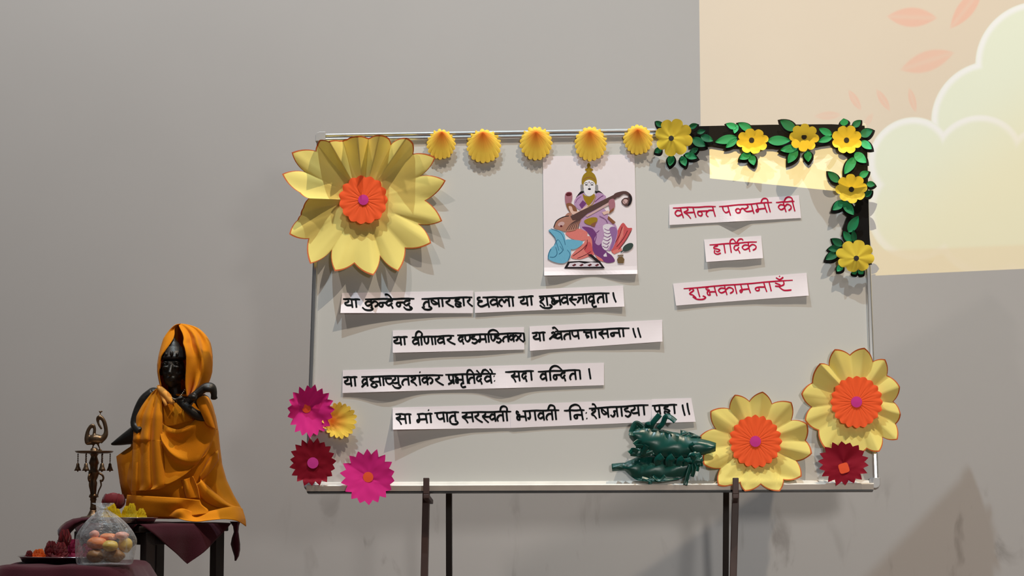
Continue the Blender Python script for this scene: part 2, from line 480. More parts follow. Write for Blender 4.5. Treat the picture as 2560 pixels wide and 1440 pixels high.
# ------------------------------------------------------------------ handwriting
# strokes of one sign in a box: x 0..1, y 0 (foot) .. 1 (head line)
G = {
 'bar': [[(.5, 1), (.52, .5), (.55, 0)]],
 'ya': [[(.40, 1), (.52, .78), (.38, .62), (.06, .52)], [(.06, .52), (.30, .27), (.86, .30)], [(.86, 1), (.87, .5), (.90, -.03)]],
 'ka': [[(.5, 1), (.5, .5), (.53, -.02)], [(.5, .68), (.22, .74), (.04, .5), (.2, .25), (.5, .42)], [(.5, .5), (.76, .74), (.99, .58), (.96, .3), (.74, .12)]],
 'nh': [[(.06, .57), (.5, .58), (1.05, .58)], [(.4, .55), (.1, .52), (.05, .25), (.28, .12), (.45, .3), (.4, .55)]],
 'da': [[(.72, 1), (.72, .78), (.28, .74), (.06, .46), (.3, .25), (.62, .42), (.72, .58)], [(.5, .38), (.68, .15), (.78, -.12)]],
 'ta': [[(.9, 1), (.91, .5), (.94, -.02)], [(.9, .62), (.45, .63), (.12, .42), (.05, .15), (.2, .0)]],
 'ssa': [[(.9, 1), (.91, .5), (.94, -.02)], [(.15, 1), (.13, .6), (.4, .35), (.9, .45)], [(.18, .86), (.8, .40)]],
 'pa': [[(.88, 1), (.9, .5), (.95, -.02)], [(.14, 1), (.13, .6), (.4, .33), (.9, .45)]],
 'ra': [[(.40, 1), (.55, .80), (.36, .62), (.04, .54)], [(.06, .55), (.42, .24), (1.0, -.08)]],
 'ha': [[(.6, 1), (.58, .84), (.18, .76), (.12, .58), (.5, .52), (.82, .38), (.55, .22), (.3, .32)], [(.18, .42), (.1, .12), (.45, -.04), (.9, .06)]],
 'dha': [[(.30, .98), (.06, .95), (.05, .72), (.42, .60), (.1, .5), (.04, .22), (.34, .05), (.92, .32)], [(.9, 1), (.91, .5), (1.0, -.08)]],
 'va': [[(.85, 1), (.87, .5), (.93, -.03)], [(.85, .66), (.4, .74), (.07, .46), (.3, .2), (.86, .36)]],
 'la': [[(.95, 1), (.96, .5), (.98, -.02)], [(.95, .56), (.72, .72), (.52, .45), (.34, .74), (.06, .55), (.06, .2), (.32, .02)]],
 'sha': [[(.92, 1), (.94, .5), (.97, -.02)], [(.1, .74), (.34, .94), (.52, .74), (.08, .42), (.36, .25), (.62, -.08)]],
 'bha': [[(.9, 1), (.91, .5), (.96, -.04)], [(.28, .84), (.08, .98), (.06, .72), (.34, .62), (.1, .46), (.08, .18), (.3, .14), (.34, .42), (.9, .42)]],
 'sa': [[(.93, 1), (.94, .5), (.98, -.03)], [(.36, 1), (.46, .80), (.28, .64), (.02, .54)], [(.04, .55), (.34, .25), (.52, -.12)], [(.24, .48), (.93, .50)]],
 'sh': [[(.36, 1), (.46, .80), (.28, .64), (.02, .54)], [(.04, .55), (.40, .2), (.8, -.12)], [(.24, .5), (1.05, .5)]],
 'tra': [[(.92, 1), (.93, .5), (.97, -.02)], [(.92, .62), (.2, .68)], [(.62, .62), (.06, .12)]],
 'nna': [[(.93, 1), (.94, .5), (.98, -.02)], [(.08, 1), (.10, .42), (.3, .2), (.5, .42), (.52, 1)]],
 'nnh': [[(.06, 1), (.08, .45), (.42, .22), (.8, .48), (.84, 1)]],
 'dda': [[(.55, 1), (.5, .82), (.1, .70), (.2, .52), (.66, .46), (.92, .22), (.5, -.04), (.05, .12)]],
 'ma': [[(.88, 1), (.90, .5), (.96, -.02)], [(.2, 1), (.22, .32), (.04, .14), (.08, .38), (.9, .44)]],
 'shh': [[(.30, .80), (.55, .92), (.66, .70), (.02, .12)], [(.40, .44), (.98, .16)]],
 'dma': [[(.9, 1), (.91, .5), (.97, -.02)], [(.04, .84), (.40, .72), (.9, .70)], [(.42, .72), (.34, .38), (.62, .26), (.34, .12)]],
 'na': [[(.88, 1), (.90, .5), (.96, -.03)], [(.88, .50), (.4, .54), (.1, .44), (.14, .20), (.36, .22), (.38, .50)]],
 'hma': [[(.36, 1), (.34, .82), (.08, .70), (.26, .50), (.46, .42), (.26, .26), (.14, .05), (.42, -.14), (.66, .06), (.5, .26)], [(.5, .46), (.95, .44)], [(.93, 1), (.94, .5), (.98, -.02)]],
 'ch': [[(.0, .78), (.95, .76)], [(.2, .78), (.24, .40), (.56, .18), (1.05, .36)]],
 'ga': [[(.9, 1), (.91, .5), (.95, -.02)], [(.3, 1), (.34, .42), (.16, .18), (.05, .36)]],
 'ja': [[(.93, 1), (.94, .5), (.98, -.02)], [(.93, .56), (.55, .58), (.62, .3), (.36, .06), (.05, .26)]],
 'nya': [[(.30, .66), (.04, .50), (.10, .22), (.42, .24), (.48, .50), (.30, .66)], [(.48, .44), (.75, .62), (1.05, .52)]],
 'eh': [[(.62, 1), (.60, .62), (.34, .46), (.06, .52)], [(.10, .86), (.40, .58)], [(.26, .48), (.52, .02), (.98, -.02)]],
 'u': [[(.0, .10), (.28, -.20), (.74, -.26), (.98, -.08), (.78, .10)]],
 'ri': [[(.35, .12), (.02, -.08), (.25, -.36), (.95, -.30)]],
 'dot': [[(.3, .5), (.7, .5)]],
}
def ribbon(mb, pts, width, place, nib=0.9):
    """a flat pen stroke: pts in pixels, broad-nib width"""
    if len(pts) < 2: return
    rows = []
    n = len(pts)
    for i, p in enumerate(pts):
        a = pts[max(i - 1, 0)]; b = pts[min(i + 1, n - 1)]
        dx, dy = b[0] - a[0], b[1] - a[1]; L = math.hypot(dx, dy) or 1
        ang = math.atan2(dy, dx)
        w_ = width * (0.62 + 0.38 * abs(math.sin(ang - nib))) * (0.72 if i in (0, n - 1) else 1)
        nx, ny = -dy / L * w_ / 2, dx / L * w_ / 2
        rows.append([place(p[0] - nx, p[1] - ny), place(p[0] + nx, p[1] + ny)])
    mb.grid(rows)

def strip(name, quad, lift, words, extra, crop, ink, label, slant=0.08, width=5.7, category='paper strip', group='paper strips of handwriting', hl_w=5.0):
    """quad: corners in px (tl, tr, br, bl); lift(s): how far the lower edge stands off; words in crop pixels"""
    tl, tr, br, bl = quad
    def st(px, py):
        t = 0.5
        for _ in range(3):
            x0 = tl[0] + (bl[0] - tl[0]) * t; x1 = tr[0] + (br[0] - tr[0]) * t
            s = (px - x0) / (x1 - x0)
            yt = tl[1] + (tr[1] - tl[1]) * s; yb = bl[1] + (br[1] - bl[1]) * s
            t = (py - yt) / (yb - yt)
        return s, t
    def h(s, t):
        s = min(max(s, 0), 1); t = min(max(t, 0), 1)
        return 0.0022 + lift(s) * t ** 1.6 + 0.0008 * math.sin(9 * s + 2 * t)
    cx = sum(q[0] for q in quad) / 4; cy = sum(q[1] for q in quad) / 4
    root = thing(name, on_board(cx, cy, 0.0), label, category, group)
    mb = MB()
    rows = []
    for j in range(9):
        t = j / 8; r = []
        for i in range(41):
            s = i / 40
            x0 = tl[0] + (bl[0] - tl[0]) * t; x1 = tr[0] + (br[0] - tr[0]) * t
            yt = tl[1] + (tr[1] - tl[1]) * s; yb = bl[1] + (br[1] - bl[1]) * s
            r.append(on_board(x0 + (x1 - x0) * s, yt + (yb - yt) * t, h(s, t)))
        rows.append(r)
    mb.grid(rows)
    mb.build('paper', mat('white_paper', (246, 238, 244), 0.75, noise=0.02, nscale=40, spec=0.2, transl=0.06), root, smooth=False, solid=0.0006)
    ox, oy, sc = crop
    def place(px, py): s, t = st(px, py); return on_board(px, py, h(s, t) + 0.0011)
    mb = MB()
    for (ha, hb, hgt, gl) in words:
        X = lambda x: ox + x * sc
        Y = lambda y: oy + y * sc
        if ha:
            n = 8
            ribbon(mb, [(X(ha[0] + (hb[0] - ha[0]) * i / n), Y(ha[1] + (hb[1] - ha[1]) * i / n) + 0.5 * math.sin(i * 1.7)) for i in range(n + 1)], hl_w, place, nib=1.2)
        for g in gl:
            nm, x0, x1 = g[:3]
            for stv in G[nm]:
                pts = []
                for (x, y) in stv:
                    gx = x0 + (x1 - x0) * x + slant * hgt * (1 - y)
                    hy = ha[1] + (hb[1] - ha[1]) * (gx - ha[0]) / (hb[0] - ha[0])
                    pts.append((X(gx), Y(hy + hgt * (1 - y))))
                ribbon(mb, spline(pts, 6) if len(pts) > 2 else spline(pts, 6), width, place)
    for e in extra:
        ribbon(mb, spline([(ox + x * sc, oy + y * sc) for x, y in e], 6), width, place)
    mb.build('lettering', ink, root, smooth=False)
    return root

BLACK = mat('black_marker_ink', (5, 12, 14), 0.7, spec=0.1)
RED = mat('crimson_marker_ink', (190, 18, 62), 0.7, spec=0.1)
def dot(x, y, r=8): return [(x - r, y - r * .6), (x + r, y + r * .6)]
gv = 'verse strips in black ink'
strip('paper_strip', ((855, 732.5), (1183, 727), (1182, 783), (851, 782.5)), lambda s: 0.004 + 0.022 * max(0, 1 - s / 0.75) ** 1.5,
  [((125, 337), (430, 345), 150, [('ya', 135, 300), ('bar', 320, 380)]),
   ((515, 342), (1395, 330), 155, [('ka', 510, 735), ('u', 455, 645), ('nh', 755, 910), ('da', 875, 1035), ('nh', 1065, 1220), ('da', 1195, 1345), ('u', 1190, 1340)]),
   ((1520, 335), (2425, 305), 155, [('ta', 1545, 1655), ('u', 1515, 1690), ('ssa', 1675, 1835), ('bar', 1855, 1915), ('ra', 1935, 2085), ('ha', 2105, 2235), ('bar', 2240, 2285), ('ra', 2320, 2420)])],
  [[(868, 258), (915, 258), (960, 290), (990, 335)]], (840, 700, .140625), BLACK, 'white paper strip, left half of the topmost black verse line, lower left corner curling off', group=gv)
strip('paper_strip', ((1187, 730), (1557.6, 713.6), (1561, 766.5), (1187, 782.5)), lambda s: 0.004 + 0.006 * max(0, (s - .8) / .2),
  [((225, 270), (725, 264), 150, [('dha', 145, 320), ('va', 335, 465), ('la', 475, 640), ('bar', 670, 715)]),
   ((780, 270), (1025, 250), 145, [('ya', 800, 935), ('bar', 960, 1005)]),
   ((1105, 255), (2210, 203), 150, [('sha', 1110, 1235), ('u', 1110, 1300), ('bha', 1295, 1440), ('va', 1445, 1560), ('sh', 1570, 1690), ('tra', 1685, 1800), ('bar', 1815, 1865), ('va', 1870, 1970), ('ri', 1925, 2000), ('ta', 2010, 2115), ('bar', 2130, 2180)])],
  [[(2265, 190), (2280, 270), (2312, 350)], [(1405, 330), (1345, 375)]], (1170, 700, .16015625), BLACK, 'white paper strip, right half of the topmost black verse line, ending in one upright stroke', group=gv)
strip('paper_strip', ((981.7, 826), (1309.8, 817.5), (1311, 874), (981.7, 882)), lambda s: 0.003 + 0.008 * (1 - s) ** 1.3,
  [((155, 367), (410, 360), 142, [('ya', 150, 305), ('bar', 325, 372)]),
   ((480, 370), (1215, 338), 145, [('va', 485, 605), ('bar', 612, 670), ('nna', 685, 835), ('bar', 855, 905), ('va', 915, 1045), ('ra', 1075, 1225)]),
   ((1265, 332), (2425, 295), 145, [('da', 1280, 1390), ('nnh', 1395, 1500), ('dda', 1500, 1615), ('ma', 1630, 1765), ('bar', 1775, 1830), ('nnh', 1845, 1930), ('dda', 1925, 2025), ('ta', 2045, 2150), ('ka', 2155, 2310), ('ra', 2310, 2410), ('bar', 2395, 2440)])],
  [[(548, 362), (560, 295), (605, 265), (655, 300), (650, 350)], [(1802, 320), (1825, 265), (1885, 240), (1950, 260), (1985, 305)]], (960, 790, .14453125), BLACK, 'white paper strip, left half of the second black verse line', group=gv)
strip('paper_strip', ((1323.7, 816), (1655.4, 799.4), (1656, 854), (1324.5, 877)), lambda s: 0.003 + 0.008 * s ** 3 + 0.005 * max(0, 1 - s / .15),
  [((135, 292), (375, 283), 148, [('ya', 140, 285), ('bar', 310, 355)]),
   ((535, 268), (1825, 208), 150, [('shh', 425, 580), ('va', 535, 655), ('ta', 680, 800), ('pa', 815, 945), ('dma', 1015, 1170), ('bar', 1200, 1255), ('sa', 1280, 1450), ('na', 1480, 1660), ('bar', 1685, 1735)])],
  [[(488, 212), (530, 200), (570, 235), (595, 268)], [(1885, 205), (1905, 290), (1935, 375)], [(1968, 198), (1990, 280), (2020, 375)]], (1310, 790, .14453125), BLACK, 'white paper strip, right half of the second black verse line, ending in two upright strokes', group=gv)
strip('paper_strip', ((856.8, 925.6), (1509.8, 906.7), (1510, 963), (856, 982.5)), lambda s: 0.003 + 0.012 * math.exp(-((s - .17) / .09) ** 2) + 0.010 * math.exp(-((s - .62) / .07) ** 2),
  [((110, 268), (335, 265), 145, [('ya', 115, 245), ('bar', 270, 310)]),
   ((395, 262), (1675, 235), 148, [('va', 400, 490), ('hma', 515, 690), ('bar', 710, 755), ('ch', 750, 880), ('ya', 860, 985), ('u', 870, 1000), ('ta', 1020, 1135), ('sha', 1155, 1310), ('ka', 1335, 1500), ('ra', 1535, 1670)]),
   ((1705, 228), (2495, 214), 148, [('pa', 1750, 1835), ('bha', 1855, 1985), ('ri', 1940, 2020), ('bar', 2020, 2070), ('ta', 2060, 2160), ('da', 2185, 2290), ('va', 2310, 2425)]),
   ((2640, 187), (3090, 170), 150, [('sa', 2725, 2860), ('da', 2895, 2985), ('bar', 3020, 3065)]),
   ((3150, 182), (3805, 155), 150, [('va', 3180, 3285), ('bar', 3315, 3360), ('nh', 3385, 3500), ('da', 3500, 3590), ('ta', 3640, 3740), ('bar', 3775, 3830)])],
  [dot(1310, 190), [(475, 345), (400, 425)], [(1830, 340), (1750, 380)], [(2042, 225), (2060, 165), (2105, 160), (2150, 218)], [(2190, 160), (2215, 180), (2240, 212)], [(2275, 208), (2300, 160), (2345, 150)],
   [(2335, 150), (2370, 175), (2400, 212)], [(2395, 138), (2425, 165), (2440, 210)], dot(2468, 252, 7), dot(2475, 325, 7),
   [(3335, 175), (3360, 120), (3410, 92), (3470, 105), (3530, 160)], [(3948, 128), (3960, 210), (3975, 300)]], (840, 900, .16015625), BLACK, 'long white paper strip with the third black verse line, in one piece', group=gv)
f4 = (960, 990, .171875)
strip('paper_strip', ((981.5, 1019), (1278, 1011), (1279, 1070), (982, 1074)), lambda s: 0.003 + 0.028 * max(0, 1 - s / 0.7) ** 1.4,
  [((165, 262), (400, 266), 138, [('sa', 165, 315), ('bar', 345, 390)]),
   ((478, 262), (708, 256), 138, [('ma', 475, 625), ('bar', 650, 695)]),
   ((730, 246), (1092, 234), 138, [('pa', 755, 875), ('bar', 890, 935), ('ta', 945, 1040), ('u', 940, 1065)]),
   ((1128, 240), (1852, 225), 140, [('sa', 1125, 1290), ('ra', 1305, 1425), ('sh', 1420, 1535), ('va', 1530, 1620), ('ta', 1635, 1735), ('bar', 1755, 1805)])],
  [dot(648, 205), [(1692, 228), (1700, 170), (1740, 148), (1785, 170), (1790, 230)]], f4, BLACK, 'white paper strip beginning the lowest black verse line, left corner curling off the board', group=gv)
f4b = (1270, 980, .19140625)
strip('paper_strip', ((1276, 1011), (1632, 999), (1632, 1055), (1277, 1070)), lambda s: 0.003,
  [((190, 248), (670, 236), 128, [('bha', 105, 235), ('ga', 245, 360), ('va', 385, 470), ('ta', 490, 580), ('bar', 595, 640)]),
   ((730, 242), (1000, 236), 128, [('bar', 785, 830), ('na', 850, 975)]),
   ((1055, 216), (1835, 168), 132, [('sha', 1080, 1190), ('ssa', 1210, 1310), ('ja', 1325, 1425), ('bar', 1455, 1500), ('dda', 1515, 1600), ('ya', 1590, 1715), ('bar', 1750, 1790)])],
  [[(522, 236), (540, 185), (565, 172), (605, 190), (610, 240)], [(802, 238), (820, 190), (875, 165), (925, 180), (950, 225)], dot(1022, 272, 6), dot(1030, 345, 6), [(1095, 158), (1130, 165), (1155, 215)]], f4b, BLACK,
  'white paper strip in the middle of the lowest black verse line', group=gv)
strip('paper_strip', ((1629, 998), (1728, 995), (1739, 1054.6), (1629, 1058)), lambda s: 0.007,
  [((1880, 178), (2210, 165), 120, [('pa', 1905, 1985), ('ha', 2030, 2120), ('bar', 2145, 2190)])],
  [[(2278, 162), (2290, 230), (2312, 310)], [(2340, 140), (2352, 220), (2372, 298)]], f4b, BLACK,
  'short white paper strip ending the lowest black verse line, above the green foil leaf', group=gv)
fr = (1660, 470, .2153)
gr = 'greeting strips in red ink'
strip('paper_strip', ((1673, 512), (1997, 488.3), (2003, 545), (1673, 562.6)), lambda s: 0.002 + 0.012 * max(0, 1 - abs(s - .5) / .12),
  [((103, 232), (602, 213), 118, [('va', 108, 205), ('sa', 212, 345), ('nh', 370, 490), ('ta', 465, 575)]),
   ((638, 215), (1255, 165), 115, [('pa', 668, 750), ('nya', 815, 925), ('ya', 905, 1030), ('ma', 1050, 1175), ('bar', 1185, 1225)]),
   ((1300, 167), (1515, 153), 118, [('ka', 1310, 1460), ('bar', 1470, 1510)])],
  [[(1125, 178), (1140, 135), (1170, 120), (1200, 132), (1208, 168)], [(1395, 158), (1415, 118), (1450, 104), (1485, 120), (1492, 155)]], fr, RED,
  'white paper strip with the topmost red greeting words', slant=0.24, width=4.2, group=gr, hl_w=3.6)
strip('paper_strip', ((1760, 599), (1903, 589.5), (1907.6, 645.5), (1765.5, 655)), lambda s: 0.009,
  [((528, 660), (1078, 624), 110, [('ha', 565, 655), ('bar', 675, 715), ('bar', 745, 785), ('da', 800, 885), ('ka', 895, 1060)])],
  [[(765, 640), (775, 605), (805, 595), (840, 640)], [(845, 638), (870, 598), (905, 592), (918, 610)]], fr, RED,
  'smallest white paper card, with a single red word, between the two longer red strips', slant=0.14, width=4.0, group=gr, hl_w=3.6)
strip('paper_strip', ((1682.6, 709), (2016.3, 682), (2021.7, 739), (1690, 764)), lambda s: 0.004 + 0.008 * max(0, (s - .6) / .4),
  [((228, 1168), (1495, 1068), 112, [('sha', 275, 395), ('u', 310, 460), ('bha', 480, 595), ('ka', 615, 790), ('bar', 800, 840), ('ma', 865, 985), ('na', 1035, 1175), ('bar', 1200, 1240), ('eh', 1265, 1460)])],
  [[(1300, 1040), (1345, 1062), (1385, 1035)], dot(1342, 1025, 6)], fr, RED,
  'white paper strip with the lowest red greeting word, below the small red card', slant=0.22, width=4.2, group=gr, hl_w=3.6)
# ------------------------------------------------------------------ the coloured drawing
def drawing():
    ox, oy, sc = 1340, 370, 280 / 1222.0
    q = ((1357, 391), (1586, 386), (1593.5, 685), (1360.5, 689))
    root = thing('drawing_sheet', on_board(1474, 538), 'white sheet with a coloured drawing of a crowned woman playing a long string instrument', 'drawing')
    def h(px, py):
        s = (px - 1357) / 232.0; t = (py - 388) / 299.0
        return 0.003 + 0.012 * max(0, t - 0.955) / 0.045 * (0.5 + 0.5 * math.sin(s * 7 + 1))
    mb = MB(); rows = []
    for j in range(31):
        t = j / 30; r = []
        for i in range(21):
            s = i / 20
            x = (q[0][0] * (1 - s) + q[1][0] * s) * (1 - t) + (q[3][0] * (1 - s) + q[2][0] * s) * t
            y = (q[0][1] * (1 - s) + q[1][1] * s) * (1 - t) + (q[3][1] * (1 - s) + q[2][1] * s) * t
            r.append(on_board(x, y, h(x, y)))
        rows.append(r)
    mb.grid(rows)
    mb.build('paper', MATS['white_paper'], root, smooth=False, solid=0.0006)
    cols = {'gold': (158, 130, 38), 'face': (236, 234, 240), 'ink': (38, 32, 36), 'grey': (150, 148, 150), 'lilac': (188, 152, 192), 'plum': (118, 66, 126), 'mauve': (172, 116, 130),
            'skin': (226, 190, 178), 'brown': (140, 92, 66), 'veena': (92, 68, 66), 'rose': (206, 172, 172), 'tan': (178, 128, 112), 'lotus': (206, 92, 96), 'lotus2': (222, 128, 122),
            'white': (226, 218, 230), 'blue': (112, 180, 212), 'blue2': (48, 104, 140), 'dgreen': (62, 78, 74), 'pot': (120, 96, 66), 'maroon': (96, 36, 44), 'lilac2': (150, 110, 165)}
    names = list(cols); mats = [mat('crayon_' + n, cols[n], 0.8, noise=0.10, nscale=260, spec=0.1) for n in names]
    mb = MB(); k = [0]
    def P(c, pts, smooth=True):
        k[0] += 1
        pp = [tuple(p) for p in pts]
        if smooth and len(pp) > 4: pp = spline(pp, 3, True)
        m = names.index(c); z = 0.0012 + 0.00002 * k[0]
        P3 = []
        for x, y in pp:
            X, Y = ox + x * sc, oy + y * sc
            P3.append(on_board(X, Y, h(X, Y) + z))
        mb.poly(P3, m)
    def Ln(c, pts, wd):
        k[0] += 1
        z = 0.0012 + 0.00002 * k[0]
        m = names.index(c)
        pl = lambda x, y: on_board(ox + x * sc, oy + y * sc, h(ox + x * sc, oy + y * sc) + z)
        f0 = len(mb.f)
        ribbon(mb, spline(pts, 5), wd, pl)
        for i in range(f0, len(mb.f)): mb.m[i] = m
    def E(c, x, y, rx, ry, ang=0):
        a = math.radians(ang)
        P(c, [(x + rx * math.cos(t) * math.cos(a) - ry * math.sin(t) * math.sin(a), y + rx * math.cos(t) * math.sin(a) + ry * math.sin(t) * math.cos(a)) for t in [i * 2 * math.pi / 18 for i in range(18)]], False)
    # lotus seat
    P('lotus', [(820, 1100), (870, 960), (900, 880), (950, 815), (1000, 870), (1050, 880), (985, 1000), (930, 1070), (850, 1150)])
    P('lotus2', [(930, 900), (960, 850), (950, 960), (890, 1060)])
    P('lotus2', [(380, 1195), (430, 1120), (520, 1040), (560, 960), (620, 1000), (645, 1150), (560, 1190), (470, 1215)])
    P('lotus', [(520, 1100), (560, 1030), (600, 1040), (620, 1150), (570, 1160)])
    P('lotus2', [(830, 1125), (930, 1085), (940, 1120), (850, 1160)])
    for a, b in (((880, 1080), (1000, 900)), ((860, 1040), (940, 860)), ((900, 1110), (1040, 900)), ((400, 1180), (560, 1050)), ((450, 1205), (600, 1130)), ((530, 1110), (560, 1000))):
        Ln('maroon', [a, ((a[0] + b[0]) / 2 + 12, (a[1] + b[1]) / 2), b], 7)
    # sari
    P('lotus2', [(320, 930), (400, 890), (480, 880), (560, 920), (540, 1000), (480, 1010), (390, 990)])
    P('lilac', [(500, 700), (680, 640), (770, 690), (800, 790), (870, 840), (890, 940), (840, 1090), (790, 1120), (700, 1080), (640, 940), (500, 890), (470, 800)])
    P('plum', [(500, 860), (620, 880), (690, 1000), (760, 1120), (825, 1170), (860, 1235), (770, 1252), (680, 1200), (620, 1120), (610, 1000), (560, 920)])
    P('lilac', [(640, 980), (700, 930), (720, 1010), (690, 1060), (650, 1040)])
    P('white', [(730, 850), (800, 830), (870, 880), (835, 1000), (770, 1115), (715, 1060), (745, 950)])
    for i in range(6):
        y = 880 + i * 38
        Ln('plum', [(745 - i * 4, y), (790 - i * 4, y + 18), (850 - i * 12, y - 8)], 9)
    P('lilac2', [(800, 880), (860, 860), (885, 930), (840, 1080), (800, 1120), (830, 1000)])
    P('white', [(735, 1170), (765, 1140), (775, 1185), (740, 1185)], False)
    P('lotus2', [(640, 1160), (720, 1210), (740, 1240), (680, 1225)])
    Ln('plum', [(660, 960), (640, 1060), (680, 1150)], 10); Ln('plum', [(690, 900), (620, 960)], 8)
    # hair, shoulders, torso
    P('ink', [(515, 465), (480, 480), (434, 545), (470, 532), (520, 495)]); P('ink', [(650, 460), (700, 472), (750, 522), (700, 508), (650, 492)])
    P('lilac', [(520, 490), (450, 530), (415, 590), (440, 650), (520, 690), (600, 650), (700, 590), (765, 540), (735, 505), (680, 485), (620, 525), (575, 535), (535, 515)])
    P('plum', [(470, 620), (510, 570), (552, 605), (500, 665)])
    Ln('plum', [(640, 590), (700, 540), (735, 520)], 10); Ln('plum', [(430, 600), (450, 560), (490, 530)], 6)
    P('skin', [(470, 690), (560, 620), (610, 610), (560, 660)])
    P('gold', [(510, 500), (540, 522), (590, 530), (635, 500), (642, 540), (605, 600), (570, 628), (540, 590), (520, 550)])
    Ln('gold', [(655, 520), (620, 610), (560, 640)], 8)
    # crown, face
    P('gold', [(575, 160), (597, 190), (590, 215), (624, 235), (604, 256), (640, 290), (662, 350), (655, 412), (620, 440), (530, 440), (503, 410), (500, 340), (520, 290), (556, 256), (533, 235), (562, 215), (555, 190)])
    Ln('brown', [(515, 345), (580, 318), (650, 348)], 8)
    P('grey', [(486, 400), (512, 395), (516, 470), (490, 472)]); P('grey', [(648, 395), (676, 405), (680, 470), (650, 470)])
    P('face', [(528, 372), (580, 345), (637, 375), (646, 430), (628, 500), (575, 526), (537, 500), (518, 430)])
    for x in (549, 611):
        E('ink', x, 402, 17, 6); Ln('ink', [(x - 24, 388), (x, 378), (x + 22, 386)], 6)
    E('ink', 583, 448, 17, 11); Ln('grey', [(581, 400), (578, 425), (590, 430)], 5); E('maroon', 580, 372, 6, 6)
    # raised hand
    P('mauve', [(320, 500), (350, 478), (392, 488), (394, 560), (372, 612), (330, 622), (316, 560)])
    P('maroon', [(325, 505), (355, 485), (388, 495), (380, 520), (340, 525)])
    P('brown', [(328, 615), (370, 600), (420, 630), (450, 690), (400, 720), (355, 680)])
    P('skin', [(355, 640), (390, 640), (410, 690), (480, 690), (440, 725), (390, 720)])
    P('tan', [(310, 760), (345, 710), (390, 710), (380, 760), (340, 800)])
    # instrument
    P('tan', [(193, 862), (225, 795), (300, 750), (385, 735), (490, 765), (470, 830), (430, 895), (330, 912), (240, 890)])
    Ln('ink', [(193, 868), (225, 795), (300, 752), (360, 742)], 10)
    for i in range(6): Ln('veena', [(330 + i * 26, 900 - i * 4), (380 + i * 18, 830 - i * 4), (470 + i * 4, 770)], 8)
    E('rose', 275, 830, 38, 24, -20); E('maroon', 275, 852, 14, 10)
    P('veena', [(375, 745), (480, 690), (860, 505), (885, 545), (560, 715), (490, 775), (400, 790)], False)
    P('rose', [(540, 742), (800, 588), (810, 612), (560, 752)], False)
    P('veena', [(850, 508), (895, 482), (980, 470), (1035, 508), (1050, 560), (1030, 615), (985, 636), (940, 606), (932, 575), (965, 545), (1005, 540), (1000, 515), (955, 502), (895, 540)])
    P('ink', [(1010, 500), (1045, 540), (1040, 600), (1000, 634), (1022, 560)])
    E('rose', 975, 585, 30, 28); Ln('veena', [(950, 570), (980, 610), (1005, 580)], 7)
    P('mauve', [(795, 575), (850, 556), (862, 640), (822, 692), (798, 650)])
    P('brown', [(800, 690), (850, 650), (850, 680), (800, 720)]); P('skin', [(720, 700), (790, 680), (800, 710), (740, 730)])
    P('brown', [(790, 740), (870, 810), (840, 830), (780, 770)])
    Ln('plum', [(690, 740), (760, 780), (780, 820)], 8)
    P('gold', [(528, 790), (600, 758), (667, 762), (660, 812), (600, 842), (540, 822)])
    P('brown', [(600, 830), (660, 800), (640, 860), (600, 850)])
    # swan
    P('blue', [(150, 1110), (205, 1050), (215, 985), (140, 900), (180, 888), (270, 905), (310, 940), (330, 1030), (380, 1100), (370, 1200), (310, 1255), (220, 1250), (132, 1205)])
    P('blue', [(320, 1005), (420, 1002), (512, 1022), (470, 1080), (380, 1105)])
    for pts in ([(135, 900), (190, 960), (225, 1040), (250, 1120)], [(160, 880), (260, 920), (300, 980), (320, 1060)], [(200, 1060), (240, 1000), (285, 1070), (300, 1120)], [(215, 1080), (230, 1150), (200, 1190), (150, 1190)],
                [(260, 1070), (290, 1120), (250, 1160)], [(132, 1220), (140, 1150), (165, 1100)], [(340, 1110), (372, 1160), (350, 1230)]):
        Ln('blue2', pts, 8)
    # peacock, pot, open book
    E('dgreen', 1003, 1082, 66, 36, -32); Ln('dgreen', [(925, 1140), (960, 1110)], 12)
    P('pot', [(888, 1168), (955, 1163), (945, 1190), (966, 1215), (956, 1256), (895, 1256), (883, 1215), (902, 1190)], False); Ln('grey', [(885, 1182), (955, 1178)], 7)
    P('ink', [(306, 1314), (350, 1240), (480, 1232), (580, 1240), (700, 1238), (752, 1312)], False)
    P('white', [(345, 1298), (368, 1256), (470, 1246), (530, 1262), (600, 1246), (685, 1254), (716, 1294)], False)
    for x in (390, 470, 560, 640): P('maroon', [(x, 1280), (x + 35, 1262), (x + 52, 1276), (x + 22, 1292)], False)
    P('ink', [(560, 1162), (605, 1158), (705, 1242), (660, 1240), (610, 1195)], False)
    mb.build('coloured_figure', mats, root, smooth=False)
drawing()

# ------------------------------------------------------------------ paper flowers
def clear(py, z):
    """keep paper in front of the frame and of the pen tray"""
    t = min(1, max(0, (py - 1186) / 18.0)); t = t * t * (3 - 2 * t)
    return max(z, 0.0145 + 0.037 * t)
def qbez(a, c, b, t): return tuple(x * (1 - t) ** 2 + 2 * y * t * (1 - t) + z * t * t for x, y, z in zip(a, c, b))
def densify(nodes, ctr, bulge, k):
    """nodes (x, y, w, kind 'T' tip or 'V' notch) -> dense outline with petal-shaped arcs"""
    out = []
    for a, b in zip(nodes, nodes[1:] + nodes[:1]):
        mx, my, mw = [(a[i] + b[i]) / 2 for i in range(3)]
        ox, oy = mx - ctr[0], my - ctr[1]; L = math.hypot(ox, oy)
        bl = math.hypot(a[0] - b[0], a[1] - b[1]) * (bulge if a[3] != b[3] else 0.12)
        nx, ny = -(b[1] - a[1]), (b[0] - a[0]); q = math.hypot(nx, ny) or 1
        if nx * ox + ny * oy < 0: nx, ny = -nx, -ny
        c = (mx + nx / q * bl, my + ny / q * bl, mw)
        for i in range(k): out.append(qbez(a[:3], c, b[:3], i / k))
    return out
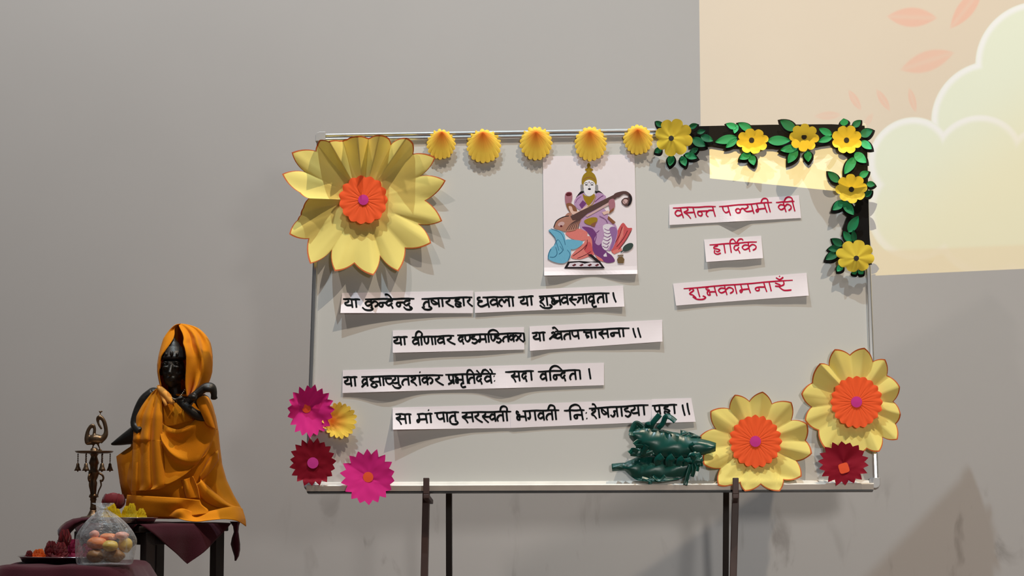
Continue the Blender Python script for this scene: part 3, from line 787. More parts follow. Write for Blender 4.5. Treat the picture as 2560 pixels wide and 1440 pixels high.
def sheet(name, ctr, wc, outline, mats, parent, pw=1.3, rings=12, border=0.955, rough=0.0, seed=1, fold=None, soft=0):
    rg = random.Random(seed)
    mb = MB(); n = len(outline)
    ts = [0.02] + [0.02 + (0.94 - 0.02) * (i / (rings - 1)) for i in range(1, rings)] + [border, 1.0]
    ph = [rg.uniform(0, 6.28) for _ in range(6)]
    sm = outline
    if soft:                                   # inside, the sheet ignores the cut of its rim
        sm = [tuple(sum(outline[(i + j) % n][q] for j in range(-soft, soft)) / (2 * soft) for q in range(3)) for i in range(n)]
    ids = []
    for t in ts:
        row = []
        for i, (o_, s_) in enumerate(zip(outline, sm)):
            f_ = t ** 5
            x, y, w_ = [b + (a - b) * f_ for a, b in zip(o_, s_)]
            px = ctr[0] + (x - ctr[0]) * t; py = ctr[1] + (y - ctr[1]) * t
            z = wc + (w_ - wc) * t ** pw
            if rough:
                th = 2 * math.pi * i / n
                z += rough * t * (1 - 0.6 * t) * (math.sin(3 * th + ph[0] + 5 * t) + 0.7 * math.sin(5 * th + ph[1] - 7 * t) + 0.5 * math.sin(8 * th + ph[2] + 9 * t))
            if fold: z += fold(px, py, t)
            row.append(mb.vert(on_board(px, py, clear(py, z)), t))
        ids.append(row)
    for k, (a, b) in enumerate(zip(ids[:-1], ids[1:])):
        for i in range(n):
            j = (i + 1) % n
            mb.face((a[i], a[j], b[j], b[i]), 1 if (k == len(ids) - 2 and len(mats) > 1) else 0)
    mb.face(ids[0])
    return mb.build(name, mats, parent)
def disc(name, cx, cy, r, wc, w_, m, parent, n=28, pw=1.0, ry=None, square=0):
    ol = []
    for i in range(n):
        a = 2 * math.pi * i / n; q = 1.0
        if square: q = 1 / (abs(math.cos(a + 0.3)) ** 5 + abs(math.sin(a + 0.3)) ** 5) ** 0.2 * 0.9
        ol.append((cx + r * q * math.cos(a), cy + (ry or r) * q * math.sin(a), w_))
    return sheet(name, (cx, cy), wc, ol, [m], parent, pw=pw, rings=4, border=0.97)
def toothed(ctr, c, rx, ry, n, notch, wt, wv, bulge, k, rot=0.0, jit=0.03, seed=2, ftop=None):
    rg = random.Random(seed); nodes = []
    for i in range(n):
        a = rot + 2 * math.pi * i / n
        for kind, q, da in (('T', 1.0, 0), ('V', notch, math.pi / n)):
            b = a + da; f = q * (1 + rg.uniform(-jit, jit))
            wz = wt if kind == 'T' else wv
            if ftop: wz += ftop(-math.sin(b))
            nodes.append((c[0] + rx * f * math.cos(b), c[1] + ry * f * math.sin(b), wz + rg.uniform(-1, 1) * 0.0003, kind))
    return densify(nodes, ctr, bulge, k)

YEL = mat('pale_yellow_paper', (240, 222, 128), 0.75, noise=0.03, nscale=20, transl=0.10, spec=0.15)
ORE = mat('orange_marker_edge', (196, 92, 22), 0.7, transl=0.05)
ORA = mat('orange_paper', (255, 100, 50), 0.7, transl=0.08, spec=0.15)
MAG = mat('magenta_paper', (208, 60, 150), 0.7, transl=0.05, spec=0.15)
PNK = mat('pink_paper', (226, 44, 140), 0.7, transl=0.08, spec=0.15)
DRD = mat('dark_red_paper', (140, 14, 38), 0.7, transl=0.05, spec=0.15)

def pleated(name, cx, cy, r, parent, wb, n=18, seed=3):
    ol = toothed((cx, cy), (cx, cy), r, r, n, 0.91, wb + 0.003, wb - 0.0005, 0.16, 4, seed=seed, jit=0.02)
    o = sheet(name, (cx, cy), wb, ol, [ORA], parent, pw=0.8, rings=10, soft=3, fold=lambda px, py, t: -0.0016 * max(0, math.sin(math.pi * min(1, t * 1.1))) * (0.5 + 0.5 * math.cos(n * math.atan2(py - cy, px - cx))) ** 6)
    disc('centre_dot', cx, cy, r * 0.21, wb + 0.0045, wb + 0.0035, MAG, o)

# the big one, upper left; its upper petals curl forward over themselves
def big_flower():
    s = 470 / 1574.0
    X = lambda x, y, w_, k: (690 + x * s, 290 + y * s, w_, k)
    N = [(130, 305, .040, 'T'), (235, 465, .018, 'V'), (50, 485, .050, 'T'), (195, 640, .055, 'V'), (272, 690, .075, 'T'), (225, 770, .030, 'V'), (205, 830, .012, 'T'), (180, 870, .012, 'V'), (110, 990, .030, 'T'),
         (270, 1030, .012, 'V'), (285, 1238, .045, 'T'), (465, 1125, .020, 'V'), (492, 1300, .060, 'T'), (655, 1235, .030, 'V'), (815, 1335, .060, 'T'), (872, 1172, .018, 'V'), (1025, 1302, .045, 'T'),
         (1085, 1108, .018, 'V'), (1300, 1065, .040, 'T'), (1195, 905, .012, 'V'), (1392, 880, .035, 'T'), (1252, 708, .012, 'V'), (1422, 540, .035, 'T'), (1212, 500, .012, 'V'), (1335, 345, .035, 'T'),
         (1150, 315, .015, 'V'), (1150, 230, .045, 'V'), (1095, 182, .115, 'T'), (1010, 200, .045, 'V'), (965, 238, .02, 'V'), (945, 185, .045, 'V'), (870, 158, .125, 'T'), (790, 180, .04, 'V'), (775, 185, .02, 'V'),
         (758, 180, .04, 'V'), (680, 168, .125, 'T'), (590, 195, .045, 'V'), (557, 205, .02, 'V'), (530, 205, .04, 'V'), (440, 212, .115, 'T'), (365, 200, .06, 'V'), (345, 240, .02, 'V'), (330, 290, .018, 'V')]
    N = [X(*q) for q in N]
    c = (690 + 735 * s, 290 + 705 * s)
    root = thing('paper_flower', on_board(c[0], c[1]), 'largest pale yellow paper flower, with drooping top petals, at the upper left corner', 'paper flower', 'yellow paper flowers with orange centres')
    ol = densify(N, c, 0.17, 7)
    def fold(px, py, t):                       # creases of a sheet that has been crumpled a little
        a = math.atan2(py - c[1], px - c[0])
        return 0.004 * t * (abs(math.sin(6.5 * a + 0.4)) - 0.5) * (1 - t * 0.3)
    sheet('petals', c, 0.012, ol, [YEL, ORE], root, pw=2.2, rings=26, border=0.978, rough=0.004, seed=5, fold=fold)
    pleated('pleated_centre', c[0] - 1, c[1] - 1, 62, root, 0.040, 15, seed=8)
big_flower()
def side_flower(nodes, ctr, label, seed, centre, r):
    s = 780 / 2560.0
    N = [(1500 + x * s, 850 + y * s, w_, k) for x, y, w_, k in nodes]
    c = (1500 + ctr[0] * s, 850 + ctr[1] * s)
    root = thing('paper_flower', on_board(*c), label, 'paper flower', 'yellow paper flowers with orange centres')
    ol = densify(N, c, 0.20, 7)
    def fold(px, py, t):
        a = math.atan2(py - c[1], px - c[0])
        return 0.006 * t * (abs(math.sin(5.5 * a + 0.9)) - 0.5) * (1 - 0.4 * t)
    sheet('petals', c, 0.014, ol, [YEL, ORE], root, pw=1.6, rings=18, border=0.972, rough=0.003, seed=seed, fold=fold)
    pleated('pleated_centre', 1500 + centre[0] * s, 850 + centre[1] * s, r, root, 0.040, 20, seed=seed + 3)
side_flower([(820, 787, .03, 'T'), (945, 728, .016, 'V'), (905, 582, .04, 'T'), (1060, 562, .016, 'V'), (1106, 448, .045, 'T'), (1225, 500, .018, 'V'), (1335, 423, .045, 'T'), (1412, 520, .018, 'V'), (1572, 510, .04, 'T'),
             (1572, 658, .018, 'V'), (1702, 688, .04, 'T'), (1690, 825, .016, 'V'), (1740, 932, .04, 'T'), (1612, 992, .018, 'V'), (1655, 1120, .045, 'T'), (1508, 1148, .03, 'V'), (1475, 1242, .06, 'T'), (1320, 1185, .04, 'V'),
             (1190, 1242, .06, 'T'), (1150, 1170, .035, 'V'), (1060, 1195, .05, 'V'), (968, 1192, .055, 'T'), (985, 1055, .025, 'V'), (848, 1022, .06, 'T'), (862, 900, .02, 'V')], (1275, 835),
            'yellow paper flower with orange centre on the bottom edge, right of the green foil leaf', 12, (1275, 832), 66)
side_flower([(1925, 75, .05, 'T'), (2050, 120, .016, 'V'), (2170, 63, .045, 'T'), (2240, 175, .016, 'V'), (2340, 158, .04, 'T'), (2356, 290, .016, 'V'), (2462, 385, .04, 'T'), (2408, 505, .016, 'V'), (2468, 610, .035, 'T'),
             (2428, 690, .016, 'V'), (2442, 818, .04, 'T'), (2320, 800, .018, 'V'), (2292, 917, .055, 'T'), (2190, 892, .03, 'V'), (2080, 950, .04, 'T'), (1980, 880, .02, 'V'), (1842, 888, .04, 'T'), (1790, 742, .018, 'V'),
             (1680, 660, .03, 'T'), (1732, 550, .014, 'V'), (1650, 442, .035, 'T'), (1738, 350, .016, 'V'), (1802, 192, .06, 'T'), (1876, 208, .02, 'V')], (2105, 510),
            'yellow paper flower with orange centre on the right edge, above the dark red flower', 22, (2105, 508), 66)

# five small fringed ones folded over the top rail, and one low on the left
MARI = ramp_mat('yellow_crepe_paper', (236, 114, 30), (255, 214, 84), 0.06, 0.72, transl=0.12)
s = 620 / 2560.0
for i, (cx, cy, rx, ry, hx, hy, where) in enumerate((
        (258, 292, 153, 158, 268, 165, 'leftmost of the five small yellow flowers folded over the top rail'),
        (700, 312, 184, 180, 690, 170, 'second from left of the five small yellow flowers folded over the top rail'),
        (1240, 282, 172, 178, 1240, 165, 'middle one of the five small yellow flowers folded over the top rail'),
        (1805, 288, 170, 182, 1795, 160, 'small yellow fringed flower on the top rail, right above the drawing'),
        (2292, 245, 156, 155, 2290, 140, 'small yellow fringed flower on the top rail next to the first garland flower'))):
    hub = (1040 + hx * s, 290 + hy * s); c = (1040 + cx * s, 290 + cy * s)
    root = thing('fringed_flower', on_board(*c), where, 'paper flower', 'small fringed yellow flowers')
    ol = toothed(hub, c, rx * s, ry * s, 19, 0.86, 0.017, 0.017, 0.36, 6, rot=0.3 + i, seed=30 + i, jit=0.035)
    def fold(px, py, t, hub=hub, i=i):
        a = math.atan2(py - hub[1], px - hub[0])
        return 0.001 * t * math.sin(9 * a + i) * (1 - 0.5 * t)
    sheet('petals', hub, 0.042, ol, [MARI], root, pw=0.9, rings=14, fold=fold, soft=9)
s = 320 / 1355.0
def low(x, y): return (690 + x * s, 940 + y * s)
hub = low(585, 478); c = low(672, 470)
root = thing('fringed_flower', on_board(*c), 'small yellow fringed flower half covered by the upper pink flower', 'paper flower', 'small fringed yellow flowers')
ol = toothed(hub, c, 186 * s, 196 * s, 19, 0.82, 0.028, 0.026, 0.30, 5, rot=0.1, seed=41, jit=0.04)
sheet('petals', hub, 0.010, ol, [MARI], root, pw=1.1, rings=14, soft=8, fold=lambda px, py, t: 0.002 * t * (1 - .5 * t) * math.sin(9 * math.atan2(py - hub[1], px - hub[0])))

# sharp-toothed pink and dark red ones
def toothed_flower(cx, cy, rx, ry, n, m, dotm, dr, wc, wt, label, seed, dx=0, dy=0, fold=None, square=0, ftop=None, notch=0.82):
    root = thing('toothed_flower', on_board(cx, cy), label, 'paper flower', 'pink and dark red toothed flowers')
    ol = toothed((cx + dx, cy + dy), (cx, cy), rx, ry, n, notch, wt, wt - 0.0012, 0.05, 4, rot=0.2 + seed, seed=seed, jit=0.045, ftop=ftop)
    sheet('petals', (cx + dx, cy + dy), wc, ol, [m], root, pw=1.3, rings=14, fold=fold, rough=0.0015, seed=seed, soft=5)
    f0 = fold(cx + dx, cy + dy, 0.02) if fold else 0
    disc('centre_dot', cx + dx, cy + dy, dr, wc + f0 + 0.0035, wc + f0 + 0.003, dotm, root, square=square)
ORD = mat('orange_dot', (244, 84, 34), 0.7)
c = low(365, 370)
toothed_flower(c[0], c[1], 252 * s, 278 * s, 19, PNK, ORD, 11, 0.020, 0.034, 'pink toothed paper flower on the left edge, above the dark red flower', 51, dx=-10, dy=-6,
               fold=lambda px, py, t: 0.006 * t * math.sin(4 * math.atan2(py - 1020, px - 770) + 1), ftop=lambda z: 0.02 * max(0, z))
c = low(390, 912)
toothed_flower(c[0], c[1], 252 * s, 258 * s, 19, DRD, MAG, 14, 0.050, 0.054, 'dark red toothed paper flower with a pink round centre at the lower left corner', 52, dy=2, ftop=lambda z: 0.01 * z)
c = low(975, 1070)
toothed_flower(c[0], c[1], 292 * s, 298 * s, 18, PNK, ORD, 13, 0.050, 0.058, 'lower pink toothed paper flower with orange centre, hanging below the board near its left end', 53,
               fold=lambda px, py, t: 0.012 * t * abs(math.sin(math.atan2(py - 1192, px - 920) - 0.55)) - 0.004 * t)
s2 = 780 / 2560.0
toothed_flower(1500 + 1998 * s2, 850 + 1012 * s2, 212 * s2, 184 * s2, 18, DRD, ORD, 14, 0.052, 0.060, 'dark red toothed paper flower with a square orange centre at the lower right', 54, dx=1, dy=12, square=1,
               fold=lambda px, py, t: 0.006 * t * math.sin(3 * math.atan2(py - 1158, px - 2109)))

# ------------------------------------------------------------------ garland of the upper right corner
GS = 600 / 1964.0
def gp(x, y): return (1620 + x * GS, 280 + y * GS)
LEAFM = [mat('green_paper', (30, 140, 88), 0.6, transl=0.08, spec=0.3), mat('deep_green_paper', (18, 104, 66), 0.6, transl=0.06, spec=0.3), mat('bright_green_paper', (52, 170, 116), 0.6, transl=0.1, spec=0.3)]
BLK = mat('black_paper_and_shadow', (24, 22, 21), 0.85, spec=0.1)
root = thing('leaf_garland', on_board(*gp(1400, 300)), 'garland of green paper leaves on black paper around the upper right corner of the board', 'garland')
LEAVES = [((115, 118), (62, 74), 46, 1), ((195, 350), (178, 442), 58, 0), ((275, 360), (308, 442), 56, 0), ((300, 345), (402, 376), 56, 0), ((345, 335), (412, 292), 44, 1), ((110, 300), (55, 330), 50, 1),
          ((335, 130), (405, 98), 46, 1), ((360, 215), (470, 280), 74, 1), ((430, 195), (535, 236), 60, 1), ((400, 170), (470, 150), 40, 1), ((725, 130), (638, 95), 52, 2), ((850, 150), (738, 90), 62, 0), ((730, 100), (706, 175), 44, 2),
          ((728, 205), (548, 246), 72, 0), ((730, 218), (636, 292), 52, 0), ((842, 335), (748, 384), 62, 0), ((838, 345), (868, 436), 62, 0), ((978, 235), (1168, 232), 80, 0), ((1208, 148), (1082, 68), 78, 1),
          ((1228, 290), (1082, 312), 66, 0), ((1222, 305), (1144, 418), 70, 0), ((1306, 315), (1312, 408), 62, 0), ((1506, 188), (1398, 134), 58, 0), ((1508, 205), (1392, 244), 52, 0), ((1610, 112), (1600, 52), 66, 2),
          ((1680, 122), (1740, 66), 54, 1), ((1735, 192), (1838, 148), 72, 1), ((1742, 238), (1832, 302), 62, 2), ((1688, 335), (1788, 414), 76, 2), ((1696, 368), (1608, 508), 76, 0), ((1562, 575), (1472, 488), 62, 1),
          ((1730, 530), (1806, 486), 56, 0), ((1788, 585), (1858, 596), 50, 1), ((1778, 692), (1832, 640), 46, 1), ((1602, 728), (1510, 802), 66, 0), ((1600, 732), (1684, 842), 72, 0), ((1640, 985), (1722, 850), 78, 0),
          ((1665, 1065), (1600, 975), 60, 0), ((1690, 1065), (1680, 965), 46, 1), ((1592, 1095), (1505, 1036), 60, 1), ((1572, 1112), (1472, 1122), 58, 1), ((1562, 1140), (1452, 1208), 66, 1), ((1592, 1250), (1546, 1304), 50, 2),
          ((1680, 1290), (1700, 1330), 50, 0), ((1725, 1290), (1762, 1325), 50, 2)]
def leaf_pts(b, t, wd, grow=1.0, dx=0, dy=0):
    L = math.hypot(t[0] - b[0], t[1] - b[1]); ux, uy = (t[0] - b[0]) / L, (t[1] - b[1]) / L
    rows = []
    for i in range(11):
        q = i / 10
        hw = wd / 2 * grow * (math.sin(math.pi * q ** 0.85) ** 0.8 if 0 < q < 1 else 0.0) + 0.6
        ql = L * (q * (1 + (grow - 1) * 0.7) - (grow - 1) * 0.3)
        rows.append([(b[0] + ux * ql - uy * hw * f + dx, b[1] + uy * ql + ux * hw * f + dy, f, q) for f in (-1, -.5, 0, .5, 1)])
    return rows
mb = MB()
strip_pts = [(325, 118), (600, 112), (1000, 104), (1500, 100), (1772, 112), (1795, 330), (1802, 620), (1812, 1000), (1832, 1250), (1700, 1250), (1610, 1120), (1590, 960), (1640, 830), (1700, 760), (1640, 600), (1600, 470),
             (1640, 370), (1560, 320), (1500, 270), (1420, 280), (1380, 290), (1200, 300), (1050, 300), (930, 300), (750, 300), (640, 300), (520, 280), (420, 300), (330, 310)]
mb.poly([on_board(*gp(x, y), 0.0148) for x, y in strip_pts])
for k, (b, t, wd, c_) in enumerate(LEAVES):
    rows = leaf_pts(b, t, wd, 1.45, 2, 12)  # paper backing enlarged and shifted down to include the leaves' shadows
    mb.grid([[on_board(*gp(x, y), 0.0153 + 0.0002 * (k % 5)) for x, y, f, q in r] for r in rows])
mb.build('backing_and_shadow', BLK, root, smooth=False, solid=0.0006)
rg = random.Random(4)
for k, (b, t, wd, c_) in enumerate(LEAVES):
    rows = leaf_pts(b, t, wd); mb = MB(); tl = rg.uniform(0.004, 0.014)
    mb.grid([[on_board(*gp(x, y), 0.0185 + 0.0007 * (k % 4) + tl * q + 0.003 * abs(f)) for x, y, f, q in r] for r in rows])
    mb.build('leaf', LEAFM[c_], root)
GYEL = mat('golden_yellow_paper', (255, 226, 78), 0.7, transl=0.14, spec=0.15)
DOT = mat('black_dot', (30, 22, 20), 0.7)
for i, (cx, cy, rx, ry, ox_, oy_, lift, label) in enumerate((
        (190, 215, 158, 156, 212, 206, .032, 'yellow garland flower at the left end of the black paper, with shaded upper petals'),
        (848, 230, 132, 104, 856, 238, .022, 'yellow garland flower with black centre, second from the left end on the top edge'),
        (1278, 203, 122, 116, 1276, 208, .08, 'yellow garland flower with black centre, third from the left end, with shaded upper petals'),
        (1625, 230, 126, 117, 1626, 225, .026, 'yellow garland flower with black centre in the upper right corner'),
        (1665, 633, 131, 122, 1666, 626, .022, 'yellow garland flower with black centre halfway down the right-hand black strip'),
        (1705, 1197, 160, 132, 1698, 1178, .016, 'lowest yellow garland flower with black centre, on the right edge'))):
    c = gp(cx, cy); oc = gp(ox_, oy_)
    root = thing('garland_flower', on_board(*c), label, 'paper flower', 'yellow flowers of the corner garland')
    ol = toothed(c, oc, rx * GS, ry * GS, 8, 0.80, 0.037, 0.036, 0.42, 8, rot=0.25 + 0.31 * i, seed=60 + i, jit=0.03, ftop=lambda z, lift=lift: lift * max(0, z + .1) ** 1.3)
    wc = {0: 0.054, 5: 0.050}.get(i, 0.0235 + 0.3 * max(0, lift - .03))
    sheet('petals', c, wc, ol, [GYEL], root, pw=1.5, rings=14, soft=8, fold=lambda px, py, t, c=c: 0.0015 * t * (1 - .5 * t) * math.sin(8 * math.atan2(py - c[1], px - c[0]) + 1))
    disc('centre_dot', c[0], c[1], 6.6, wc + 0.005, wc + 0.0045, DOT, root)

# ------------------------------------------------------------------ green foil leaf
FOIL = mat('green_glossy_foil', (2, 72, 64), 0.32, spec=0.5, noise=0.3, nscale=18, bump=0.06, bscale=16)
LS = 300 / 1964.0
def lp(x, y): return (1510 + x * LS, 1010 + y * LS)
root = thing('foil_leaf', on_board(*lp(900, 800)), 'dark green glossy foil leaf with cut fringes on the lower edge of the board', 'leaf decoration')
def blade(name, axis, widths, w0, bulge, cuts=()):
    """a bulging leaf half along a centre line; widths (upper, lower) per axis point"""
    ax = spline(axis, 6); n = len(ax); mb = MB(); rows = []
    for i, p in enumerate(ax):
        q = i / (n - 1) * (len(widths) - 1); j = min(int(q), len(widths) - 2); f = q - j
        up = widths[j][0] * (1 - f) + widths[j + 1][0] * f; dn = widths[j][1] * (1 - f) + widths[j + 1][1] * f
        a = ax[max(i - 1, 0)]; b = ax[min(i + 1, n - 1)]; L = math.hypot(b[0] - a[0], b[1] - a[1])
        nx, ny = -(b[1] - a[1]) / L, (b[0] - a[0]) / L
        r = []
        for k in range(15):
            v = -1 + 2 * k / 14; d = (up if v < 0 else dn) * v
            z = w0 + 0.6 * bulge * (1 - v * v) * min(1, (up + dn) / 200) + 0.0015 * math.sin(i * 0.9 + 4 * v) + (0.005 * math.sin(i * 2.1) * abs(v) ** 2)
            x, y = lp(p[0] + nx * d, p[1] + ny * d)
            r.append(on_board(x, y, clear(y, z)))
        rows.append(r)
    mb.grid(rows)
    return mb.build(name, FOIL, root, solid=0.0006)
blade('leaf_blade', [(128, 1040), (340, 1030), (560, 1060), (900, 1060), (1250, 1030), (1560, 960)], [(60, 60), (70, 60), (215, 190), (230, 220), (170, 190), (30, 60)], 0.030, 0.030)
blade('leaf_blade', [(440, 470), (640, 560), (900, 660), (1200, 700), (1500, 680), (1830, 700)], [(90, 70), (200, 170), (250, 210), (230, 190), (130, 190), (62, 72)], 0.050, 0.030)
blade('leaf_blade', [(1250, 500), (1400, 510), (1590, 550)], [(80, 80), (50, 60), (8, 8)], 0.05, 0.006)
blade('leaf_blade', [(430, 810), (620, 800), (820, 780)], [(60, 40), (90, 70), (80, 60)], 0.055, 0.01)
blade('leaf_blade', [(1380, 830), (1500, 880), (1600, 960)], [(70, 90), (110, 120), (40, 60)], 0.06, 0.01)
def fringe(pts, wd, w0, w1):
    mb = MB(); q = spline(pts, 8); rows = []
    for i, p in enumerate(q):
        a = q[max(i - 1, 0)]; b = q[min(i + 1, len(q) - 1)]; L = math.hypot(b[0] - a[0], b[1] - a[1]) or 1
        nx, ny = -(b[1] - a[1]) / L, (b[0] - a[0]) / L; t = i / (len(q) - 1)
        z = w0 + (w1 - w0) * t
        rows.append([on_board(*q_, clear(q_[1], z + 0.003 * f)) for f in (-1, -.33, .33, 1) for q_ in [lp(p[0] + nx * wd * f, p[1] + ny * wd * f)]])
    mb.grid(rows); mb.build('fringe', FOIL, root, solid=0.0006)
for f in (([(760, 400), (800, 310), (915, 170)], 46, .055, .075), ([(880, 400), (960, 320), (1010, 210), (1080, 215), (1170, 285)], 42, .055, .085), ([(640, 390), (560, 320), (500, 330), (440, 470)], 40, .06, .07),
          ([(560, 420), (480, 400), (450, 520)], 48, .05, .075), ([(700, 380), (700, 330), (760, 320)], 34, .05, .07), ([(640, 640), (560, 610), (490, 660)], 34, .06, .08), ([(660, 720), (600, 690), (520, 690)], 34, .06, .085),
          ([(560, 780), (470, 750), (410, 800)], 36, .06, .08), ([(640, 840), (660, 760), (700, 680)], 40, .07, .09), ([(900, 1000), (880, 920), (960, 850)], 62, .07, .085), ([(1080, 1020), (1070, 920), (1140, 860)], 62, .07, .085),
          ([(1230, 1010), (1240, 930), (1300, 880)], 50, .07, .085), ([(1350, 1000), (1340, 940), (1420, 910)], 44, .07, .085), ([(1420, 1000), (1370, 1160), (1330, 1330)], 34, .06, .05), ([(1460, 980), (1470, 1090), (1440, 1190)], 30, .06, .05),
          ([(1500, 960), (1530, 1040), (1520, 1100)], 30, .06, .06), ([(1530, 930), (1590, 970), (1590, 1020)], 26, .06, .06), ([(1480, 760), (1420, 690), (1470, 640)], 30, .075, .09), ([(1500, 900), (1440, 850), (1490, 820)], 34, .08, .095),
          ([(620, 1200), (740, 1240), (760, 1310)], 30, .045, .04), ([(800, 1180), (900, 1250), (1000, 1170)], 26, .055, .06)):
    fringe(*f)
# ------------------------------------------------------------------ the left corner: stool, statue, lamp, plates
class Place:
    """points given by where they are seen and how far they stand out towards the audience"""
    def __init__(s, D): s.D = D; s.m = D / FOC
    def __call__(s, px, py, d=0.0): return at(px, py, s.D - d)
    def ball(s, mb, c, rx, ry, rd, n=16, **k):
        o = s(*c)
        mb.ball(o, AX * rx * s.m, AH * rd, AZ * ry * s.m, n, **k)
    def tube(s, mb, pts, rad, k=5, n=10):
        q = spline([tuple(p) for p in pts], k) if len(pts) > 2 else pts
        r = spline([(x,) for x in rad], k) if len(pts) > 2 else [(x,) for x in rad]
        mb.tube([s(*p) for p in q], [x[0] * s.m for x in r], n)
def z_of(px, py, D): return at(px, py, D).z

MAROON = mat('maroon_cloth', (64, 18, 31), 0.85, noise=0.12, nscale=12, bump=0.15, bscale=300, spec=0.1, sheen=0.2)
SAFF = mat('saffron_cloth', (230, 142, 20), 0.8, noise=0.06, nscale=14, bump=0.10, bscale=320, spec=0.1, transl=0.06, sheen=0.1)
BRONZE = mat('dark_bronze', (50, 48, 46), 0.42, 0.55, noise=0.3, nscale=40, bump=0.1, bscale=80)
BRASS = mat('old_brass', (112, 92, 72), 0.36, 0.85, noise=0.3, nscale=60)
STEEL = mat('stainless_steel', (196, 190, 192), 0.16, 1.0)
STOOLW = mat('stool_wood', (30, 20, 20), 0.5, noise=0.2, nscale=30)

# stool, turned so that one corner points to the audience
DT = 7.15
T = Place(DT)
zt = z_of(400, 1303, DT)                       # height of the stool's top
ctr = T(382, 1303); ctr.z = zt
def st(dx, dd, z): return Vector((0, 0, z)) + Vector((ctr.x, ctr.y, 0)) + AX * dx - AH * dd
stool = thing('stool', Vector((ctr.x, ctr.y, 0)), 'dark wooden square stool under the maroon cloth, carrying the statue', 'stool')
HD = 0.262
mb = MB()
cs = [st(-HD, 0, zt - 0.012), st(0, HD, zt - 0.012), st(HD, 0, zt - 0.012), st(0, -HD, zt - 0.012)]
lo = [c - AZ * 0.022 for c in cs]
ids = mb.grid([lo, cs], 0, True); mb.face(ids[0][::-1]); mb.face(ids[1])
mb.build('seat', STOOLW, stool, smooth=False, bevel=0.004)
LEGP = [(-0.245, 0), (0.022, 0.222), (0.222, 0.0), (-0.02, -0.222)]
for lx, ld in LEGP:
    mb = MB(); a = st(lx, ld, zt - 0.034)
    e1 = (AX - AH).normalized() * 0.036; e2 = (AX + AH).normalized() * 0.036
    mb.box(a - e1 / 2 - e2 / 2 - AZ * a.z, e1, e2, AZ * a.z)
    mb.build('leg', STOOLW, stool, smooth=False, bevel=0.003)
for (ax, ad), (bx, bd) in zip(LEGP, LEGP[1:] + LEGP[:1]):
    for h, hh in ((zt - 0.075, 0.042), (0.22, 0.025)):
        a = st(ax, ad, h); b = st(bx, bd, h); d = (b - a).normalized(); y = d.cross(AZ)
        mb = MB(); mb.box(a + d * 0.012 - y * 0.009, b - a - d * 0.024, y * 0.018, AZ * hh)
        mb.build('rail', STOOLW, stool, smooth=False, bevel=0.002)

# cloth over the stool; its corners hang over the middles of the edges
def stool_cloth():
    mb = MB()
    z0 = zt - 0.006
    top = []
    N = 24
    mb.grid([[st((a + b) * HD / 2 * 1.01, (a - b) * HD / 2 * 1.01, z0 + 0.0015 * math.sin(7 * a) * math.sin(6 * b)) for a in [-1 + 2 * i / N for i in range(N + 1)]] for b in [-1 + 2 * j / N for j in range(N + 1)]])
    def flap(p, q, depth, skew, out, flare=0.0, n=24, m=14, tipw=0.0):
        """triangular corner hanging from edge p-q"""
        e = q - p; nrm = Vector((e.y, -e.x, 0)).normalized()
        if nrm.dot(Vector((p.x + q.x - 2 * ctr.x, p.y + q.y - 2 * ctr.y, 0))) < 0: nrm = -nrm
        rows = []
        for j in range(m + 1):
            t = j / m; r = []
            for i in range(n + 1):
                s_ = i / n
                x = (s_ - 0.5 - skew) * (1 - t * (1 - tipw)) + 0.5 + skew
                drop = depth * t
                w_ = 0.006 + out * math.sin(min(1, t * 3) * math.pi / 2) + 0.012 * math.sin(x * 9 + 1) * t + 0.006 * math.sin(x * 21) * t + flare * t * t
                r.append(p + e * x + nrm * w_ - AZ * drop + AZ * (z0 - p.z))
            rows.append(r)
        mb.grid(rows)
    k = 1.02
    L, F, Rr, B = st(-HD * k, 0, z0), st(0, HD * k, z0), st(HD * k, 0, z0), st(0, -HD * k, z0)
    flap(F, Rr, 0.135, 0.02, 0.010)
    flap(L, F, 0.15, 0.0, 0.012)
    flap(B, L, 0.10, -0.1, 0.01)
    # right corner tail, twisted
    rows = []
    for y, x0, x1, d in ((1304, 575, 600, 0.0), (1316, 583, 597, 0.0), (1330, 585, 596, .005), (1345, 580, 598, .008), (1360, 577, 600, .004), (1375, 581, 600, .0), (1390, 586, 597, .0), (1402, 587, 590, .0)):
        rows.append([T(x0 + (x1 - x0) * f, y, d + 0.010 * math.sin(f * math.pi)) for f in (0, .25, .5, .75, 1)])
    mb.grid(rows)
    # left corner, bulging out and gathered into a tail
    L2 = [((240, 1292), (240, 1301)), ((222, 1293), (224, 1303)), ((203, 1294), (206, 1308)), ((183, 1297), (190, 1318)), ((165, 1305), (178, 1330)), ((152, 1315), (172, 1338)), ((144, 1326), (164, 1342)), ((145, 1336), (160, 1346)), ((149, 1345), (159, 1350)), ((148, 1356), (161, 1362)), ((143, 1368), (163, 1375)), ((140, 1380), (166, 1388))]
    rows = []
    for i, (a, b) in enumerate(L2):
        d = 0.05 + 0.004 * i
        rows.append([T(a[0] + (b[0] - a[0]) * f, a[1] + (b[1] - a[1]) * f, d + 0.022 * math.sin(math.pi * f)) for f in (0, .2, .4, .6, .8, 1)])
    mb.grid(rows)
    o = mb.build('stool_cloth', MAROON, None, origin=ctr, solid=0.0015)
    tag(o, 'maroon cloth covering the stool under the statue, one pointed corner hanging in front', 'cloth')
stool_cloth()

